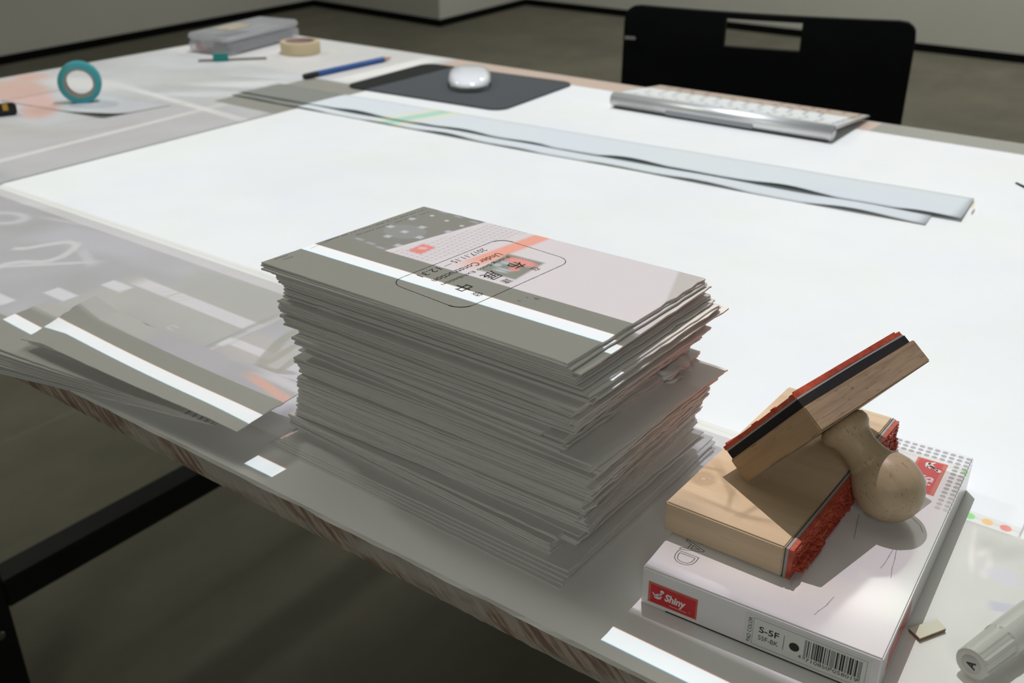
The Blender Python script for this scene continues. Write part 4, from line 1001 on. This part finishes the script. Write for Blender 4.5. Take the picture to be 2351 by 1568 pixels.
# loose sheets at the back left: the thin papers the roll stands on
PAPERB = paper('loose_sheet', (.82, .83, .84), 0.02)
def sheet(pts_, z, label, curl):
    """thin sheet given by its corners, the near corner curled up"""
    a_, b2, c2_, d2_ = [Vector((p.x, p.y)) for p in pts_]; nn = 14; vs_, fs = [], []
    for i in range(nn + 1):
        for j in range(nn + 1):
            u_, v_ = i / nn, j / nn; p = a_.lerp(b2, u_).lerp(d2_.lerp(c2_, u_), v_)
            q = max(0, u_ - .55) / .45 * max(0, 1 - v_ * 2.2)
            vs_.append((p.x, p.y, TZ + z + curl * q ** 1.5 + .0002 * (1 + noise.noise(Vector((u_ * 4, v_ * 4, z * 999))))))
    for i in range(nn):
        for j in range(nn): k = i * (nn + 1) + j; fs.append((k, k + nn + 1, k + nn + 2, k + 1))
    o = pydata('paper_sheet', vs_, fs, PAPERB, None, True); s_ = o.modifiers.new('s', 'SOLIDIFY'); s_.thickness = .00025; s_.offset = 1
    return tag(o, label, 'paper sheet')
sheet([at(0, 232), at(238, 272), at(392, 243), at(150, 205)], .0002, 'loose paper sheet with curled near corner by the teal tape roll', .006)

# ------------------------------------------------------------------ chair behind the table
cz = .81 - TZ
TL, TR = at(1440, 8, cz), at(2110, 48, cz)
TL = at(1440, 8, cz); d = (TR - TL); d.z = 0; CWd = d.length
chm = frame(Vector((TL.x + d.x / 2, TL.y + d.y / 2, 0)), d, z=(0, 0, 1))
chr_ = tag(empty('chair', mw=chm), 'black chair with slotted backrest pushed up behind the far side of the table', 'chair'); bpy.context.view_layer.update()
def back_pt(x, z, y_off=0.0):
    u_ = x / (CWd / 2); return Vector((x, y_off - .022 * (1 - u_ * u_) - .010 + (.81 - z) * -.03, z))
bm = bmesh.new(); nx, nz = 34, 26; zt_, zb_ = .810, .47; th = .014
xs = sorted(set([-CWd / 2 + CWd * i / nx for i in range(nx + 1)] + [-.0525, .0595])); zs = sorted(set([zb_ + (zt_ - zb_) * j / nz for j in range(nz + 1)] + [.7615, .8015]))
zs = [z for z in zs]
hole = (-.0525, .0595, .7615, .8015)
def corner(x, z):
    r_ = .022; hx = CWd / 2
    if z > zt_ - r_ and abs(x) > hx - r_:
        q = Vector((abs(x) - (hx - r_), z - (zt_ - r_)))
        if q.length > r_: q = q.normalized() * r_
        return math.copysign(hx - r_ + q.x, x), zt_ - r_ + q.y
    return x, z
grid = {}
for y_i, off in ((0, 0.0), (1, th)):
    for i, x in enumerate(xs):
        for j, z in enumerate(zs):
            x2, z2 = corner(x, z); grid[(i, j, y_i)] = bm.verts.new(back_pt(x2, z2, off))
cell = lambda i, j: not (xs[i] >= hole[0] - 1e-6 and xs[i + 1] <= hole[1] + 1e-6 and zs[j] >= hole[2] - 1e-6 and zs[j + 1] <= hole[3] + 1e-6)
for i in range(len(xs) - 1):
    for j in range(len(zs) - 1):
        if not cell(i, j): continue
        g4 = lambda k: [grid[(i, j, k)], grid[(i + 1, j, k)], grid[(i + 1, j + 1, k)], grid[(i, j + 1, k)]]
        bm.faces.new(g4(0)); bm.faces.new(g4(1)[::-1])
        for (di, dj, e0, e1_) in ((-1, 0, (i, j), (i, j + 1)), (1, 0, (i + 1, j), (i + 1, j + 1)), (0, -1, (i, j), (i + 1, j)), (0, 1, (i, j + 1), (i + 1, j + 1))):
            a_, b2 = i + di, j + dj
            if a_ < 0 or b2 < 0 or a_ >= len(xs) - 1 or b2 >= len(zs) - 1 or not cell(a_, b2):
                bm.faces.new((grid[(*e0, 0)], grid[(*e1_, 0)], grid[(*e1_, 1)], grid[(*e0, 1)]))
from_bm('backrest', bm, CHAIRM, chr_)
box('seat', (-.20, .20, .02, .40, .440, .458), CHAIRM, chr_, bevel=.006)
def tube(name, a_, b2, r_, m, parent): a_, b2 = Vector(a_), Vector(b2); return lathe(name, [(0, 0), (0, r_), ((b2 - a_).length, r_), ((b2 - a_).length, 0)], m, parent, frame(a_, (0.3, 1, .2), z=(b2 - a_)) if abs((b2 - a_).normalized().y) < .9 else frame(a_, (1, 0, 0), z=(b2 - a_)), 16)
for sx2 in (-1, 1):
    tube('leg', (sx2 * .17, .05, .44), (sx2 * .20, -.02, 0), .010, BLACKSTEEL, chr_); tube('leg', (sx2 * .17, .36, .44), (sx2 * .20, .42, 0), .010, BLACKSTEEL, chr_)
    tube('back_post', (sx2 * .15, .05, .44), (sx2 * .15, -.018, .52), .010, BLACKSTEEL, chr_)
bm = bmesh.new()
add_box(bm, -CWd / 2 + .004, -CWd / 2 + .022, -.020, -.0165, .7590, .7640, Matrix.Identity(4), .001)
tsc = from_bm('white_tape_scrap', bm, mat('white_scrap', (.5, .5, .5), .6), chr_)
